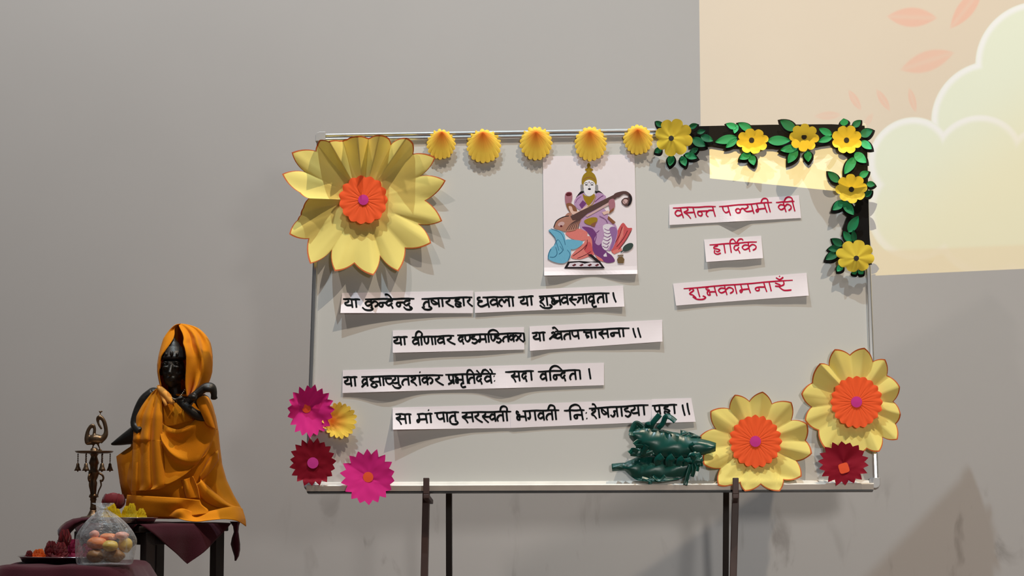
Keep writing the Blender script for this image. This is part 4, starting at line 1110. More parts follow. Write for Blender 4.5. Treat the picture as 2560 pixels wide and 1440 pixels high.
# ---------------------------------------------------------------- statue
S = Place(7.16)
root = thing('statue', S(455, 1300, 0.0), 'dark bronze seated statue draped and veiled in saffron orange cloth', 'statue')
ROBE = [(985, 372, 512), (1000, 360, 522), (1015, 350, 530), (1040, 337, 539), (1080, 331, 546), (1120, 327, 550), (1160, 318, 555), (1200, 315, 566), (1240, 320, 585), (1265, 322, 600), (1285, 322, 610), (1296, 325, 613)]
ROBE_D = [(985, .060), (1040, .085), (1120, .095), (1240, .095), (1296, .095)]
def robe_hw(y):
    a, b = lerp_tab(ROBE, y); return (a + b) / 2, (b - a) / 2
def robe_d(x, y):
    c, h = robe_hw(y); dd = lerp_tab(ROBE_D, y)[0]
    q = max(-0.985, min(0.985, (x - c) / h)); return -0.02 + dd * math.sqrt(1 - q * q) ** 0.85
mb = MB(); rows = []
NR = 112
for j in range(70):
    y = 985 + (1297 - 985) * j / 69
    c, h = robe_hw(y); dd = lerp_tab(ROBE_D, y)[0]; t = (y - 985) / 312.0; r = []
    for i in range(NR):
        a = 2 * math.pi * i / NR
        ca, sa = math.cos(a), math.sin(a)
        f = 0.030 * t * math.sin(7 * a + 2.5 * t) + 0.022 * t * math.sin(13 * a - 3 * t + 1) + 0.012 * math.sin(5 * a + 9 * t)
        edge = min(1.0, (1 - abs(ca)) * 6)
        x = c + h * ca * (1 + f * 0.15 * edge)
        d = -0.02 + (dd if sa > 0 else 0.085) * (1 if sa > 0 else -1) * abs(sa) ** 0.85 * (1 + f * 1.6)
        if t > 0.93 and sa > 0: d += 0.012 * (t - 0.93) / 0.07 * math.sin(9 * a)
        r.append(S(x, y, d))
    rows.append(r)
mb.grid(rows, 0, True)
robe = mb.build('robe', SAFF, root, solid=0.002)

def drape(name, rows, off, mt=SAFF, k=5, sub=1, thick=0.002):
    """cloth laid over the robe; rows of (px, py, extra)"""
    rr = [spline(r, k) for r in rows]
    n = len(rr[0]); cols = [spline([rr[j][i] for j in range(len(rr))], 4) for i in range(n)]
    mb = MB()
    mb.grid([[S(cols[i][j][0], cols[i][j][1], robe_d(cols[i][j][0], cols[i][j][1]) + off + cols[i][j][2]) for i in range(n)] for j in range(len(cols[0]))])
    return mb.build(name, mt, root, solid=thick)
# swag across the lap: ridges stand out, valleys sink
drape('swag', [
    [(398, 1052, .004), (418, 1066, .004), (445, 1074, .010), (470, 1064, .016), (490, 1048, .022), (512, 1044, .024), (536, 1060, .016)],
    [(399, 1064, -.002), (420, 1078, .008), (446, 1082, .016), (472, 1072, .026), (494, 1058, .030), (516, 1056, .030), (538, 1068, .018)],
    [(400, 1078, .012), (420, 1094, .002), (446, 1098, .002), (474, 1092, .012), (498, 1080, .022), (520, 1076, .020), (539, 1076, .014)],
    [(402, 1092, .020), (418, 1112, .012), (444, 1122, .004), (474, 1118, .010), (500, 1104, .016), (522, 1094, .016), (537, 1086, .012)],
    [(404, 1102, .022), (424, 1130, .024), (448, 1146, .022), (474, 1152, .020), (498, 1146, .022), (514, 1124, .016), (531, 1098, .012)],
    [(404, 1116, .006), (422, 1142, .004), (448, 1158, .004), (472, 1164, .006), (492, 1160, .008), (508, 1138, .008), (527, 1112, .008)],
    [(406, 1150, .004), (422, 1162, .002), (446, 1168, .002), (464, 1174, .003), (484, 1170, .006), (500, 1150, .006), (522, 1124, .006)],
    [(408, 1190, .012), (420, 1194, .012), (438, 1188, .014), (456, 1180, .010), (474, 1174, .008), (492, 1158, .008), (518, 1132, .006)],
    [(411, 1212, .016), (420, 1211, .018), (436, 1204, .018), (452, 1194, .014), (468, 1182, .012), (486, 1164, .010), (515, 1137, .006)]], 0.006)
# pleated end of the cloth hanging from the shoulder
rows = []
for y, x0, x1 in ((972, 390, 402), (990, 372, 404), (1010, 358, 405), (1040, 341, 406), (1070, 335, 406), (1098, 333, 404), (1103, 332, 405), (1125, 333, 406), (1160, 331, 409), (1195, 330, 413), (1214, 329, 414), (1229, 328.5, 396)):
    r = []
    for i in range(9):
        f = i / 8; r.append((x0 + (x1 - x0) * f, y - (6 if y > 1220 else 0) * f, 0.012 + 0.008 * math.sin(f * 17 + 0.4) * min(1, (y - 960) / 90) + (0.009 if 1090 < y < 1100 and f < .55 else 0)))
    rows.append(r)
drape('shoulder_pleats', rows, 0.012)
# side corner behind
mb = MB()
mb.grid([[S(x, y, d) for x, y, d in r] for r in ([(345, 1108, .0), (333, 1112, .01), (312, 1126, -.01), (291, 1141, -.015)], [(345, 1150, .03), (333, 1150, .03), (312, 1160, .0), (294, 1165, -.01)], [(345, 1200, .03), (333, 1200, .03), (315, 1205, .0), (300, 1208, -.01)], [(345, 1245, .03), (333, 1245, .03), (320, 1247, .01), (308, 1247, -.005)])])
mb.build('side_fold', SAFF, root, solid=0.002)
# folded band over the plinth and the spread hem
drape('plinth_fold', [
    [(318, 1237, .012), (345, 1239, .022), (400, 1242, .026), (450, 1245, .026), (476, 1248, .018), (500, 1250, .016)],
    [(316, 1250, .014), (345, 1252, .026), (400, 1256, .030), (444, 1258, .030), (470, 1262, .014), (505, 1262, .018)],
    [(314, 1268, .012), (345, 1270, .020), (395, 1272, .024), (436, 1274, .022), (470, 1276, .016), (520, 1274, .022)],
    [(313, 1290, .010), (345, 1292, .016), (390, 1293, .018), (430, 1294, .020), (470, 1290, .024), (520, 1284, .026)]], 0.004)
drape('hem', [
    [(425, 1281, .010), (450, 1272, .034), (468, 1274, .030), (490, 1284, .010), (525, 1278, .020), (560, 1270, .030), (590, 1266, .020), (606, 1272, .006)],
    [(424, 1286, .016), (448, 1280, .044), (470, 1288, .034), (492, 1292, .020), (525, 1284, .034), (560, 1276, .040), (592, 1276, .028), (610, 1286, .010)],
    [(422, 1291, .020), (446, 1294, .042), (472, 1299, .044), (496, 1300, .040), (528, 1296, .050), (562, 1292, .050), (594, 1292, .040), (614, 1300, .016)],
    [(440, 1294, .03), (455, 1299, .048), (475, 1303, .050), (498, 1304, .052), (530, 1300, .058), (564, 1298, .056), (594, 1303, .048), (615, 1316, .022)]], 0.004)
drape('side_pleats', [[(500, 1190, .0), (520, 1150, .002), (545, 1125, .0)], [(498, 1192, .012), (520, 1162, .016), (546, 1132, .010)], [(502, 1200, .0), (525, 1180, .0), (547, 1150, .0)]], 0.004)
drape('side_pleats', [[(500, 1196, .002), (530, 1225, .002), (570, 1258, .002), (594, 1268, .0)], [(500, 1204, .018), (524, 1232, .020), (560, 1260, .018), (590, 1272, .008)], [(482, 1215, .004), (498, 1240, .006), (520, 1258, .006), (560, 1274, .006)]], 0.003)
drape('side_pleats', [[(454, 1200, .002), (460, 1225, .002), (466, 1248, .002)], [(462, 1198, .014), (470, 1224, .016), (476, 1246, .012)], [(474, 1194, .004), (484, 1220, .006), (496, 1246, .010)], [(482, 1190, .014), (494, 1218, .018), (500, 1248, .020)]], 0.003)
# collar folds at the neck, and cloth over the left arm
mb = MB()
S.tube(mb, [(396, 966, .045), (404, 975, .06), (418, 990, .072), (428, 1004, .08), (436, 1006, .08)], [5, 8, 9, 7, 3])
S.tube(mb, [(398, 975, .05), (406, 990, .062), (412, 1004, .078), (416, 1014, .08)], [3, 5, 5, 4])
mb.build('collar', mat('light_saffron_cloth', (244, 172, 84), 0.8, noise=0.05, nscale=14, spec=0.1), root)
drape('chest_cloth', [[(402, 1008, .0), (418, 1010, .002), (440, 1006, .004)], [(404, 1026, .0), (424, 1026, .004), (450, 1016, .006)], [(404, 1046, .0), (430, 1046, .002), (470, 1034, .006)], [(403, 1062, .0), (430, 1066, .0), (490, 1048, .004)]], 0.004)
mb = MB()
mb.grid([[S(x, y, d) for x, y, d in r] for r in (
    [(489, 1000, .095), (500, 990, .10), (512, 988, .085), (522, 992, .05)], [(492, 1012, .105), (506, 1004, .112), (520, 1004, .09), (531, 1006, .05)],
    [(500, 1028, .105), (514, 1024, .112), (527, 1026, .09), (537, 1030, .05)], [(508, 1046, .10), (522, 1046, .108), (533, 1050, .09), (542, 1056, .05)], [(516, 1064, .09), (528, 1068, .10), (538, 1072, .085), (546, 1080, .05)])])
mb.build('arm_cloth', SAFF, root, solid=0.002, sub=2)

# bronze body: one continuous skin, mostly hidden by the cloth
mb = MB()
HX = 433
def B(c, rx, ry, rd, n=16): S.ball(mb, c, rx, ry, rd, n)
B((HX, 922, .030), 29, 38, .045, 20)                 # head
B((HX - 2, 944, .038), 23, 24, .036)                 # jaw
B((HX - 4, 962, .052), 9, 7, .012)                   # chin
S.tube(mb, [(HX - 4, 912, .072), (HX - 7, 924, .082), (HX - 9, 934, .092)], [4, 4.5, 6])   # nose
B((HX - 8, 936, .086), 7, 4, .010)
S.tube(mb, [(HX - 15, 946, .072), (HX - 7, 945, .082), (HX + 3, 947, .074)], [2.6, 3.2, 2.4])   # lips
S.tube(mb, [(HX - 14, 951, .070), (HX - 6, 952, .080), (HX + 2, 951, .072)], [2.4, 3.2, 2.4])
for ex in (-19, 8):                                  # eyelids and brows
    B((HX + ex, 918, .068), 8, 4.5, .010)
    S.tube(mb, [(HX + ex - 9, 909, .062), (HX + ex, 905, .074), (HX + ex + 9, 909, .062)], [1.8, 2.6, 1.8])
B((HX - 17, 934, .056), 9, 8, .016); B((HX + 12, 935, .054), 9, 8, .016)      # cheeks
B((HX + 27, 928, .020), 4, 12, .012); B((HX - 29, 928, .010), 4, 12, .012)    # ears
B((HX + 28, 946, .022), 4.5, 6, .010)                # ear ring
S.tube(mb, [(HX + 2, 950, .02), (HX + 4, 975, .02), (HX + 6, 995, .02)], [17, 16, 20])     # neck
B((445, 1015, .01), 62, 38, .05, 20); B((445, 1060, .0), 55, 60, .05, 20)     # chest, trunk
B((445, 1130, -.01), 62, 60, .055, 20)
B((384, 992, .0), 22, 24, .03); B((505, 1005, .02), 22, 20, .03)             # shoulders
S.tube(mb, [(384, 985, .01), (362, 1000, .015), (345, 1030, .02), (338, 1062, .03), (352, 1080, .055)], [17, 15, 13, 12, 11])   # right arm
S.tube(mb, [(505, 1010, .02), (518, 1030, .04), (508, 1042, .075), (486, 1034, .092), (464, 1016, .095), (450, 1004, .09)], [15, 13, 13, 12, 11, 9])   # left arm across the chest
B((450, 1003, .09), 10, 9, .014)                     # hand on the neck of the instrument
for k in range(4): S.tube(mb, [(444 + 4 * k, 1001 - k, .095), (442 + 4 * k, 996 - k, .105), (440 + 4 * k, 1000 - k, .110)], [2.6, 2.4, 2.0])
S.tube(mb, [(457, 1008, .095), (462, 1001, .104), (459, 996, .108)], [2.8, 2.6, 2.2])
S.tube(mb, [(375, 1160, .0), (400, 1200, .01), (450, 1215, .01)], [24, 28, 28]); S.tube(mb, [(520, 1170, .0), (505, 1215, .01), (450, 1225, .01)], [22, 26, 26])  # folded legs
B((450, 1265, .0), 105, 26, .055, 20)                # plinth
body = mb.build('figure', BRONZE, root)
remesh(body, 0.0028, 3)
# crown
mb = MB()
c0 = S(HX, 897, .028)
mb.lathe(c0, [(0.040, -0.004), (0.0435, 0.0), (0.0435, 0.007), (0.040, 0.009), (0.040, 0.024), (0.037, 0.026), (0.031, 0.040), (0.024, 0.044), (0.018, 0.056), (0.010, 0.062), (0.006, 0.070), (0.002, 0.074)], 28)
S.ball(mb, (HX - 4, 884, .074), 5, 7, .008); S.ball(mb, (HX - 17, 886, .062), 4, 5, .007); S.ball(mb, (HX + 10, 886, .066), 4, 5, .007)
mb.build('crown', BRONZE, body)
# bead necklace
mb = MB()
for i in range(15):
    t = i / 14; S.ball(mb, (422 + 40 * t, 996 - 16 * abs(t * 2 - 1) ** 1.6 + 9 - 14 * t, .062 + .03 * math.sin(math.pi * t)), 2.2, 2.2, .003, 8)
mb.build('bead_necklace', mat('dull_silver', (150, 145, 132), 0.35, 0.9), body)
# string instrument: gourd end low on the left, curled head on the right
mb = MB()
S.tube(mb, [(277, 1110, -.02), (284, 1109, -.018), (300, 1103, -.012), (322, 1094, -.004), (345, 1085, .004), (362, 1082, .01)], [2, 5, 11, 18, 25, 27], 5, 16)
S.tube(mb, [(350, 1085, .0), (400, 1070, .0), (440, 1045, .02), (474, 1006, .085), (500, 980, .10), (518, 970, .10)], [7, 6, 6, 6, 9, 9])
S.tube(mb, [(474, 996, .118), (492, 982, .112), (512, 968, .104), (528, 968, .10), (534, 980, .10), (535, 992, .10)], [8, 8, 10, 11, 9, 7])
S.tube(mb, [(527, 994, .10), (536, 994, .10), (543, 992, .10)], [4.5, 6, 4])
S.ball(mb, (484, 993, .125), 9, 8, .016); S.ball(mb, (520, 972, .11), 13, 9, .014)
o = mb.build('string_instrument', BRONZE, root)
remesh(o, 0.0026, 2)

# veil: a hood open at the front left
HOOD = [(811, 440, 444, 446, 466), (816, 433, 439, 448, 486), (824, 425, 436, 452, 500), (834, 417, 437, 457, 511), (846, 409, 434, 460, 520), (858, 405, 427, 458, 526), (872, 401, 417, 463, 529), (890, 397, 404, 466, 531),
        (910, 394, 399, 466, 531), (930, 394, 397.5, 465, 530), (948, 397, 400, 464, 525), (964, 401, 403, 464, 518), (980, 404, 405, 466, 502), (990, 405, 406, 467, 486)]
mb = MB(); rows = []
for j in range(46):
    y = 811 + 179 * j / 45
    Lx, lx, rx, Rx = lerp_tab(HOOD, y); t = j / 45
    dep = 0.085 * math.sin(min(1, 0.12 + t * 1.6) * math.pi / 2)
    c = (Lx + Rx) / 2; w_ = Rx - Lx
    fo = math.sin(min(1, t * 2.2) * math.pi / 2)
    # (px, out) control ring from the left rim round the back to the right rim
    crease = 0.016 * math.sin(t * 7 + 0.6)
    ctl = [(lx, .060 * fo), ((lx + Lx) / 2, .058 * fo), (Lx, .020), (Lx + w_ * .10, -dep * .6), (c, -dep), (Rx - w_ * .10, -dep * .6), (Rx, -.005), (Rx - w_ * .05, .030 * fo), (Rx - w_ * .17, (.046 - crease) * fo),
           (rx + (Rx - rx) * .52, (.072 + crease) * fo), (rx + (Rx - rx) * .30, (.060 - 0.6 * crease) * fo), (rx + (Rx - rx) * .10, .084 * fo), (rx, .088 * fo), (rx + 2.5, .078 * fo)]
    q = spline(ctl, 5)
    rows.append([S(x, y, d) for x, d in q])
mb.grid(rows)
q = rows[0]
mid = sum(q, Vector()) / len(q) + AZ * 0.002
mi = mb.vert(mid)
n_ = len(q)
for i in range(n_ - 1): mb.face((mi, i, i + 1))
mb.build('veil', SAFF, root, solid=0.0025, sub=1)
# ---------------------------------------------------------------- brass oil lamp with a peacock
D_L = DT
L = Place(D_L)
def lx(x, y, d=0.0): return (120 + x * .2222, 990 + y * .2222, d)
lbase = st((232.2 - 382) * DT / FOC, 0.0, zt - 0.0035)
root = thing('oil_lamp', lbase, 'tall old brass lamp with a peacock on top, left of the saffron draped statue', 'lamp')
k_ = .2222 * D_L / FOC
y0 = 720 + (1345) * 0                          # heights are measured up from the lamp's foot
def H(y): return (1345 - y) * k_
def lprof(name, pr, m=BRASS, n=28):
    mb = MB(); mb.lathe(lbase, [(r * k_, H(y)) for r, y in pr], n, 0)
    return mb.build(name, m, root)
lprof('base', [(128, 1345), (140, 1335), (140, 1292), (132, 1284), (70, 1276), (58, 1258), (40, 1222), (34, 1206)])
lprof('stem', [(34, 1206), (38, 1190), (32, 1170), (30, 1110), (38, 1092), (34, 1076), (52, 1060), (44, 1040), (32, 1022), (36, 960), (42, 905), (32, 875), (46, 845), (62, 795), (60, 775), (42, 752), (46, 705), (58, 682), (48, 645), (36, 612), (42, 588), (60, 576)])
tray = lprof('oil_tray', [(58, 578), (150, 574), (200, 566), (216, 548), (210, 545), (196, 556), (60, 562), (46, 548), (42, 525), (28, 508)], n=36)
def lpt(x, y, d=0.0):                          # crop position at the lamp's own depth
    return lbase + AX * ((x - 505) * k_) - AH * d + AZ * H(y)
def ltube(mb, pts, rad, n=8):
    q = spline([tuple(p) + ((0.0,) if len(p) == 2 else ()) for p in pts], 5)
    r = spline([(v,) for v in rad], 5) if len(rad) > 2 else [(rad[0],)] * len(q)
    mb.tube([lpt(*p) for p in q], [v[0] * k_ for v in r], n)
def lball(mb, x, y, rx, ry, d, rd): mb.ball(lpt(x, y, d), AX * rx * k_, AH * rd * k_, AZ * ry * k_, 14)
for a in (0.15, 2.25, 4.35):                   # curled brackets round the stem
    mb = MB(); ca, sa = math.cos(a), math.sin(a)
    pts = [(52, 792), (92, 815), (108, 850), (92, 885), (74, 870), (84, 930), (62, 985), (48, 1035), (52, 1066)]
    q = spline([tuple(p) for p in pts], 4)
    mb.tube([lbase + AX * r * k_ * ca + AH * r * k_ * sa + AZ * H(y) for r, y in q], [(13 - 7 * i / len(q)) * k_ for i in range(len(q))], 8)
    mb.build('bracket', BRASS, root)
for i in range(6):                             # small bells under the tray
    a = 0.22 + i * math.pi / 3; r = 178 * k_
    c = lbase + AX * r * math.cos(a) + AH * r * math.sin(a)
    mb = MB()
    mb.tube([c + AZ * H(y) for y in (572, 620, 682)], [5 * k_, 4 * k_, 5 * k_], 6)
    for y in (590, 612, 634, 656): mb.ball(c + AZ * H(y), AX * 9 * k_, AH * 9 * k_, AZ * 8 * k_, 8)
    mb.lathe(c, [(4 * k_, H(680)), (16 * k_, H(690)), (20 * k_, H(720)), (30 * k_, H(745)), (40 * k_, H(768)), (34 * k_, H(768)), (10 * k_, H(735))], 12)
    mb.ball(c + AZ * H(770), AX * 9 * k_, AH * 9 * k_, AZ * 12 * k_, 8)
    mb.build('bell', BRASS, tray)
mb = MB()
lball(mb, 520, 412, 88, 58, 0, 58)
ltube(mb, [(560, 430), (620, 380), (634, 320), (622, 250), (600, 195), (566, 165), (540, 172), (530, 205)], [44, 34, 24, 24, 24, 26, 20, 12])
ltube(mb, [(585, 300), (560, 262), (545, 232), (548, 200)], [12, 14, 14, 10])
lball(mb, 556, 168, 26, 24, 0, 20)
ltube(mb, [(538, 180), (526, 205), (532, 228)], [9, 7, 3])
ltube(mb, [(562, 150), (566, 128), (568, 108)], [8, 7, 7])
for dx in (-12, 0, 14): lball(mb, 568 + dx, 104 - abs(dx) * .3, 10, 12, 0, 10)
ltube(mb, [(520, 440), (450, 446), (424, 452), (420, 400), (430, 320), (462, 268), (490, 262), (505, 300), (500, 360)], [30, 34, 26, 30, 22, 22, 22, 18, 20])
ltube(mb, [(440, 440), (455, 400), (480, 380)], [26, 24, 22])
ltube(mb, [(505, 455), (492, 490), (478, 530)], [14, 10, 9]); ltube(mb, [(540, 455), (556, 495), (572, 530)], [14, 10, 9])
lball(mb, 476, 536, 22, 9, 0, 12); lball(mb, 576, 536, 22, 9, 0, 12)
ltube(mb, [(500, 545), (530, 538), (590, 540)], [14, 10, 8])
o = mb.build('peacock', BRASS, root); remesh(o, 0.0022, 2)

# ---------------------------------------------------------------- plates and flowers
def plate(name, c, r, label):
    mb = MB()
    mb.lathe(c, [(0.001, 0.0), (r - 0.022, 0.0), (r - 0.014, 0.002), (r - 0.006, 0.015), (r, 0.018), (r + 0.001, 0.0195), (r - 0.002, 0.0205), (r - 0.008, 0.018), (r - 0.016, 0.005), (r - 0.024, 0.003), (0.001, 0.003)], 64)
    o = mb.build(name, STEEL, None, origin=c)
    return tag(o, label, 'plate')
def bloom(name, c, R, Hh, m, label, cat, group, seed, layers=5, per=9, ruffle=0.12):
    """a flower head of curved overlapping petals on a solid heart, its base at c"""
    rg = random.Random(seed); mb = MB()
    mb.ball(c + AZ * Hh * 0.42, AX * R * 0.62, AH * R * 0.62, AZ * Hh * 0.42, 12)
    for l in range(layers):
        f = l / max(1, layers - 1)
        el = 0.10 + 0.85 * f                   # outer petals lie flat, inner ones stand up
        for k in range(per):
            a = 2 * math.pi * (k + 0.5 * l) / per + rg.uniform(-.2, .2)
            e = el + rg.uniform(-.15, .15)
            out = AX * math.cos(a) + AH * math.sin(a); side = AX * -math.sin(a) + AH * math.cos(a)
            ln = R * (1.0 - 0.35 * f) * rg.uniform(.9, 1.08); wd = R * 0.52
            rows = []
            for i in range(5):
                t = i / 4; bend = e + 0.5 * (t - .4)
                p = c + AZ * Hh * (0.18 + 0.30 * f) + out * ln * t * math.cos(bend) + AZ * min(Hh, Hh * 0.9 * t * math.sin(bend) * 1.1)
                hw = wd * math.sin(math.pi * (0.12 + 0.72 * t)) * (1 + rg.uniform(-ruffle, ruffle))
                rows.append([p + side * hw * s_ + AZ * (R * .10 * s_ * s_ + rg.uniform(-1, 1) * R * ruffle * .25 * t) for s_ in (-1, -.4, .4, 1)])
            mb.grid(rows)
    zmin = min(v.z for v in mb.v)
    for v in mb.v: v.z += c.z - zmin
    o = mb.build(name, m, None, origin=c)
    return tag(o, label, cat, group)
YF = mat('bright_yellow_petals', (238, 214, 40), 0.6, transl=0.15, noise=0.1, nscale=90)
RF = mat('deep_red_petals', (116, 6, 24), 0.6, noise=0.15, nscale=90, sheen=0.2)
MF = mat('magenta_petals', (150, 24, 74), 0.6, noise=0.15, nscale=90)
OF = mat('orange_petals', (226, 112, 40), 0.6, noise=0.15, nscale=90, transl=0.1)
mpx = DT / FOC
pc = st((346 - 382) * mpx, 0.185, zt - 0.0035)
plate('steel_plate', pc, 0.098, 'small steel plate with yellow flowers on the stool, in front of the statue')
spots = [(256, .20, .030, 'leftmost yellow flower head, beside the foot of the brass lamp'), (283, .235, .031, 'yellow flower head behind the top of the plastic bag'), (303, .165, .028, 'yellow flower head just below the red rose'),
         (322, .23, .029, 'yellow flower head right of the tied top of the plastic bag'), (340, .165, .029, 'yellow flower head at the foot of the orange plinth fold'), (358, .22, .028, 'second yellow flower head from the right end of the plate'), (376, .18, .027, 'rightmost yellow flower head on the small steel plate')]
for i, (px, dd, r, lab) in enumerate(spots):
    dx = (px - 382) * mpx
    c = st(dx, dd, zt + 0.0005)
    off = math.hypot(c.x - pc.x, c.y - pc.y)
    if off > 0.07:
        v = Vector((c.x - pc.x, c.y - pc.y, 0)); c = Vector((pc.x, pc.y, c.z)) + v * (0.07 / off)
    bloom('yellow_flower', c, r * 0.84, 0.030 + 0.006 * (i % 3), YF, lab, 'flower', 'yellow flower heads on the small plate', 70 + i)
rc = st((289 - 382) * mpx, 0.05, zt - 0.004)
root = thing('red_rose', rc, 'large deep red rose standing between the brass lamp and the statue', 'flower')
mb = MB(); rg = random.Random(3)
cc = st((289 - 382) * mpx, 0.05, 0); cc.z = at(291, 1246, DT - .05).z
mb.ball(cc, AX * .026, AH * .026, AZ * .020, 14)
for l in range(4):
    for k in range(5):
        a = 2 * math.pi * (k + .5 * l) / 5 + 0.3; out = AX * math.cos(a) + AH * math.sin(a); side = AX * -math.sin(a) + AH * math.cos(a)
        R = .017 + .006 * l; rows = []
        for i in range(6):
            t = i / 5; ph = -1.1 + 2.0 * t - .1 * l
            rows.append([cc + out * R * math.cos(ph) * (1 + .18 * max(0, t - .7)) * (1 - .12 * s_ * s_) + side * R * .85 * s_ * math.sin(math.pi * (.18 + .62 * t)) + AZ * (R * .95 * math.sin(ph) - .002 * l + .003 * s_ * s_ * t) for s_ in (-1, -.5, 0, .5, 1)])
        mb.grid(rows)
mb.build('petals', RF, root)
mb = MB(); mb.tube([rc + AZ * 0.001, rc + AZ * .02 + AX * .002, cc - AZ * .012], [.003, .003, .006], 8); 
mb.build('stem', mat('green_stem', (50, 82, 40), 0.6), root)

# ---------------------------------------------------------------- low table in front with its cloth
DF = 6.50
F_ = Place(DF)
zf = at(180, 1407, DF).z
fc = Vector((F_(190, 1407).x, F_(190, 1407).y, 0))
def ft(dx, dd, z): return Vector((fc.x, fc.y, z)) + AX * dx - AH * dd
mf = DF / FOC
def table_cloth():
    mb = MB(); n = 160
    def ring(hw, hd, z, fold, k=5.0):
        r = []
        for i in range(n):
            a = 2 * math.pi * i / n; ca, sa = math.cos(a), math.sin(a)
            q = (abs(ca) ** k + abs(sa) ** k) ** (-1 / k)
            f = fold * (math.sin(11 * a + 1) + 0.6 * math.sin(19 * a + 2.2) + .5 * math.sin(5 * a))
            r.append(ft(hw * q * ca * (1 + f), .02 + (hd + 0) * q * sa * (1 + f), z + .002 * math.sin(6 * a)))
        return r
    rows = [ring(.01, .01, zf, 0), ring(.10, .16, zf, 0), ring(.175, .26, zf, 0), ring(.196, .272, zf - .003, .002), ring(.207, .28, zf - .012, .006)]
    for j in range(1, 13):
        t = j / 12; rows.append(ring(.207 + .15 * t ** .6, .28 + .07 * t, zf - .012 - (zf - .03) * t, .008 + .035 * t))
    ids = mb.grid(rows, 0, True); mb.face(ids[0])
    o = mb.build('table_cloth', MAROON, None, origin=Vector((fc.x, fc.y, zf)), solid=.0015)
    tag(o, 'dark maroon cloth draped over the low table in the lower left corner', 'tablecloth')
table_cloth()
z1 = zf + 0.0012
p1 = ft((178 - 190) * mf, 0.0, z1 + .001)
plate('steel_plate', p1, 0.163, 'large steel plate of red and orange petals on the front maroon cloth')
def onplate(px, dd): return ft((px - 190) * mf, dd, z1 + .0045)
for i, (nm, px, dd, r, h, m, lab, cat) in enumerate((
        ('red_flower', 131, .02, .030, .042, RF, 'crimson flower head heaped in the left part of the large steel plate', 'flower'),
        ('red_flower', 156, -.03, .036, .066, RF, 'tallest crimson flower head on the large plate, under the hanging cloth tail', 'flower'),
        ('red_flower', 160, .05, .030, .040, RF, 'crimson flower head at the front of the large plate', 'flower'),
        ('magenta_flower', 192, .03, .030, .046, MF, 'magenta flower head in the middle of the large plate', 'flower'),
        ('magenta_flower', 212, -.02, .028, .036, MF, 'magenta flower head on the large plate, next to the plastic bag', 'flower'),
        ('orange_flower', 95, .01, .022, .024, OF, 'orange flower head near the left rim of the large plate', 'flower'),
        ('orange_flower', 110, .05, .020, .026, OF, 'orange flower head beside the crimson heap on the large plate', 'flower'),
        ('red_flower', 73, .0, .017, .022, RF, 'smallest crimson flower head, at the left rim of the large plate', 'flower'))):
    bloom(nm, onplate(px, dd), r, h, m, lab, cat, 'flowers on the large steel plate', 90 + i, layers=4, per=8, ruffle=.2)

# ---------------------------------------------------------------- clear plastic bag
def plastic():
    m = bpy.data.materials.new('clear_plastic'); m.use_nodes = True
    nt = m.node_tree; out = nt.nodes['Material Output']
    b = nt.nodes['Principled BSDF']; b.inputs['Base Color'].default_value = lin((200, 205, 210)); b.inputs['Roughness'].default_value = 0.3
    b.inputs['Specular IOR Level'].default_value = 0.8
    n = nt.nodes.new('ShaderNodeTexNoise'); n.inputs['Scale'].default_value = 30; n.inputs['Detail'].default_value = 3
    tc = nt.nodes.new('ShaderNodeTexCoord'); nt.links.new(tc.outputs['Object'], n.inputs['Vector'])
    bp_ = nt.nodes.new('ShaderNodeBump'); bp_.inputs['Strength'].default_value = .9; bp_.inputs['Distance'].default_value = .012
    nt.links.new(n.outputs['Fac'], bp_.inputs['Height']); nt.links.new(bp_.outputs[0], b.inputs['Normal'])
    t = nt.nodes.new('ShaderNodeBsdfTransparent'); t.inputs[0].default_value = (.96, .97, .98, 1)
    fr_ = nt.nodes.new('ShaderNodeLayerWeight'); fr_.inputs['Blend'].default_value = .35; nt.links.new(bp_.outputs[0], fr_.inputs['Normal'])
    mr = nt.nodes.new('ShaderNodeMapRange'); mr.inputs[3].default_value = .15; mr.inputs[4].default_value = .55; nt.links.new(fr_.outputs['Facing'], mr.inputs[0])
    ms = nt.nodes.new('ShaderNodeMixShader'); nt.links.new(mr.outputs[0], ms.inputs[0]); nt.links.new(t.outputs[0], ms.inputs[1]); nt.links.new(b.outputs[0], ms.inputs[2])
    nt.links.new(ms.outputs[0], out.inputs['Surface'])
    return m
PLA = plastic()
bc = ft((297 - 190) * mf, .205, z1 + .001)
mB = (DF - .205) / FOC
root = thing('plastic_bag', bc, 'clear knotted plastic bag of orange and yellow food on the front maroon cloth', 'bag')
mb = MB(); rows = []; n = 72; rg = random.Random(9)
PROF = [(1411, 230, 358), (1408, 226, 362), (1398, 225, 364), (1375, 224, 367), (1352, 225, 369), (1335, 229, 362), (1318, 239, 350), (1302, 250, 334), (1290, 261, 319), (1281, 271, 305), (1275, 277, 298)]
PROF = spline([tuple(map(float, p)) for p in PROF], 4)
ztop = {}
for j, (y, a, b) in enumerate(PROF):
    r = []
    for i in range(n):
        q = 2 * math.pi * i / n; t = j / (len(PROF) - 1)
        f = 1 + (.03 + .10 * t) * math.sin(7 * q + 3 * t) * (.3 + t) + .05 * t * math.sin(12 * q - 2 * t) + .09 * (.25 + t) * (abs(math.sin(4.5 * q + 1.5 * t + .4)) - .5)
        hw = (b - a) / 2 * mB
        r.append(bc + AX * (((a + b) / 2 - 297) * mB + hw * math.cos(q) * f) - AH * (hw * .85 * math.sin(q) * f) + AZ * ((1411 - y) * mB))
    rows.append(r)
ids = mb.grid(rows, 0, True); mb.face(ids[0][::-1])
mb.build('bag_film', PLA, root)
mb = MB()
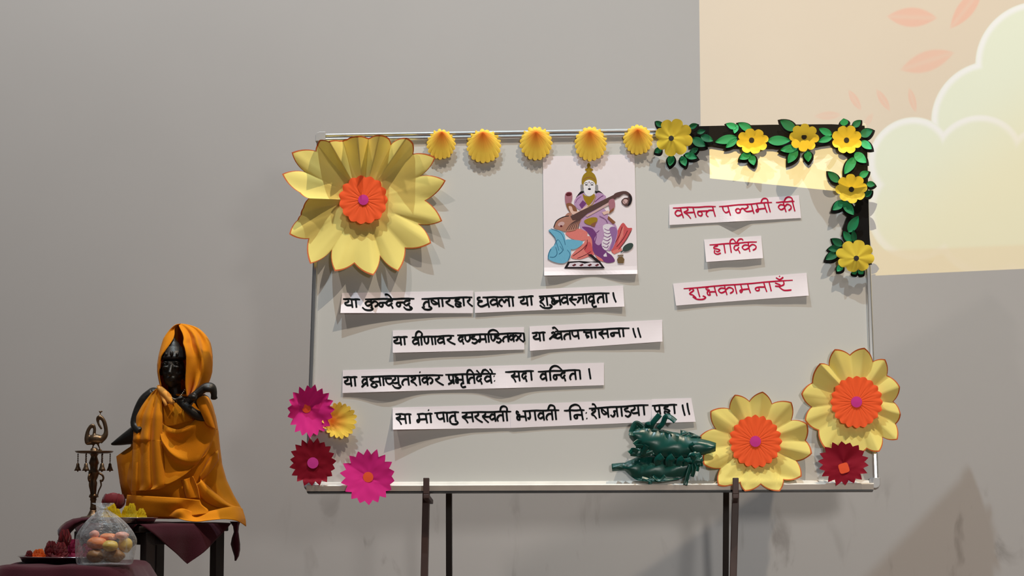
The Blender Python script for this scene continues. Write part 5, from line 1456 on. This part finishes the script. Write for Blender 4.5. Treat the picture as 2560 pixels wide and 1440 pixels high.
tp = bc + AX * ((288 - 297) * mB) + AZ * ((1411 - 1276) * mB)
mb.ball(tp + AZ * .003, AX * .013, AH * .011, AZ * .007, 12)
rows = []
for t in range(5):
    rows.append([tp + AX * (math.cos(a) * (.007 + .006 * t) * (1 + .25 * math.sin(5 * a + t))) + AH * (math.sin(a) * (.005 + .003 * t)) + AZ * (.006 + .004 * t) for a in [2 * math.pi * i / 24 for i in range(24)]])
mb.grid(rows, 0, True)
mb.build('knot', PLA, root)
FOOD = {'o': mat('orange_food', (236, 134, 66), 0.5, noise=.25, nscale=60), 'p': mat('pink_food', (236, 160, 140), 0.5, noise=.25, nscale=60), 'y': mat('golden_food', (232, 196, 84), 0.4, noise=.25, nscale=60), 'b': mat('brown_food', (150, 104, 52), 0.5, noise=.3, nscale=60)}
rg = random.Random(5)
for i, (px, y, rx, ry, dd, k, lab) in enumerate((
        (274, 1389, 24, 17, .025, 'b', 'brown lump at the bottom left inside the plastic bag'), (322, 1389, 27, 17, .025, 'b', 'brown lump at the bottom right inside the plastic bag'), (298, 1389, 17, 17, -.03, 'b', 'brown lump at the back of the plastic bag'),
        (276, 1358, 27, 16, .02, 'o', 'orange crumpled piece at the left inside the plastic bag'), (314, 1364, 22, 14, .045, 'y', 'golden crumpled piece in the middle of the plastic bag'), (345, 1362, 20, 20, .005, 'y', 'golden crumpled piece at the right inside the plastic bag'),
        (268, 1336, 14, 11, .01, 'p', 'pale pink piece on top at the left inside the plastic bag'), (302, 1343, 24, 10, .0, 'o', 'orange piece on top in the middle of the plastic bag'), (337, 1339, 19, 10, .01, 'p', 'pale pink piece on top at the right inside the plastic bag'))):
    c = bc + AX * ((px - 297) * mB) - AH * dd + AZ * ((1411 - y) * mB)
    mb = MB(); mb.ball(c, AX * rx * mB, AH * min(rx, 20) * mB * .85, AZ * ry * mB, 14, 0, .14, rg)
    o = mb.build('food_piece', FOOD[k], None, origin=c, sub=1); tag(o, lab, 'food', 'food pieces inside the plastic bag')
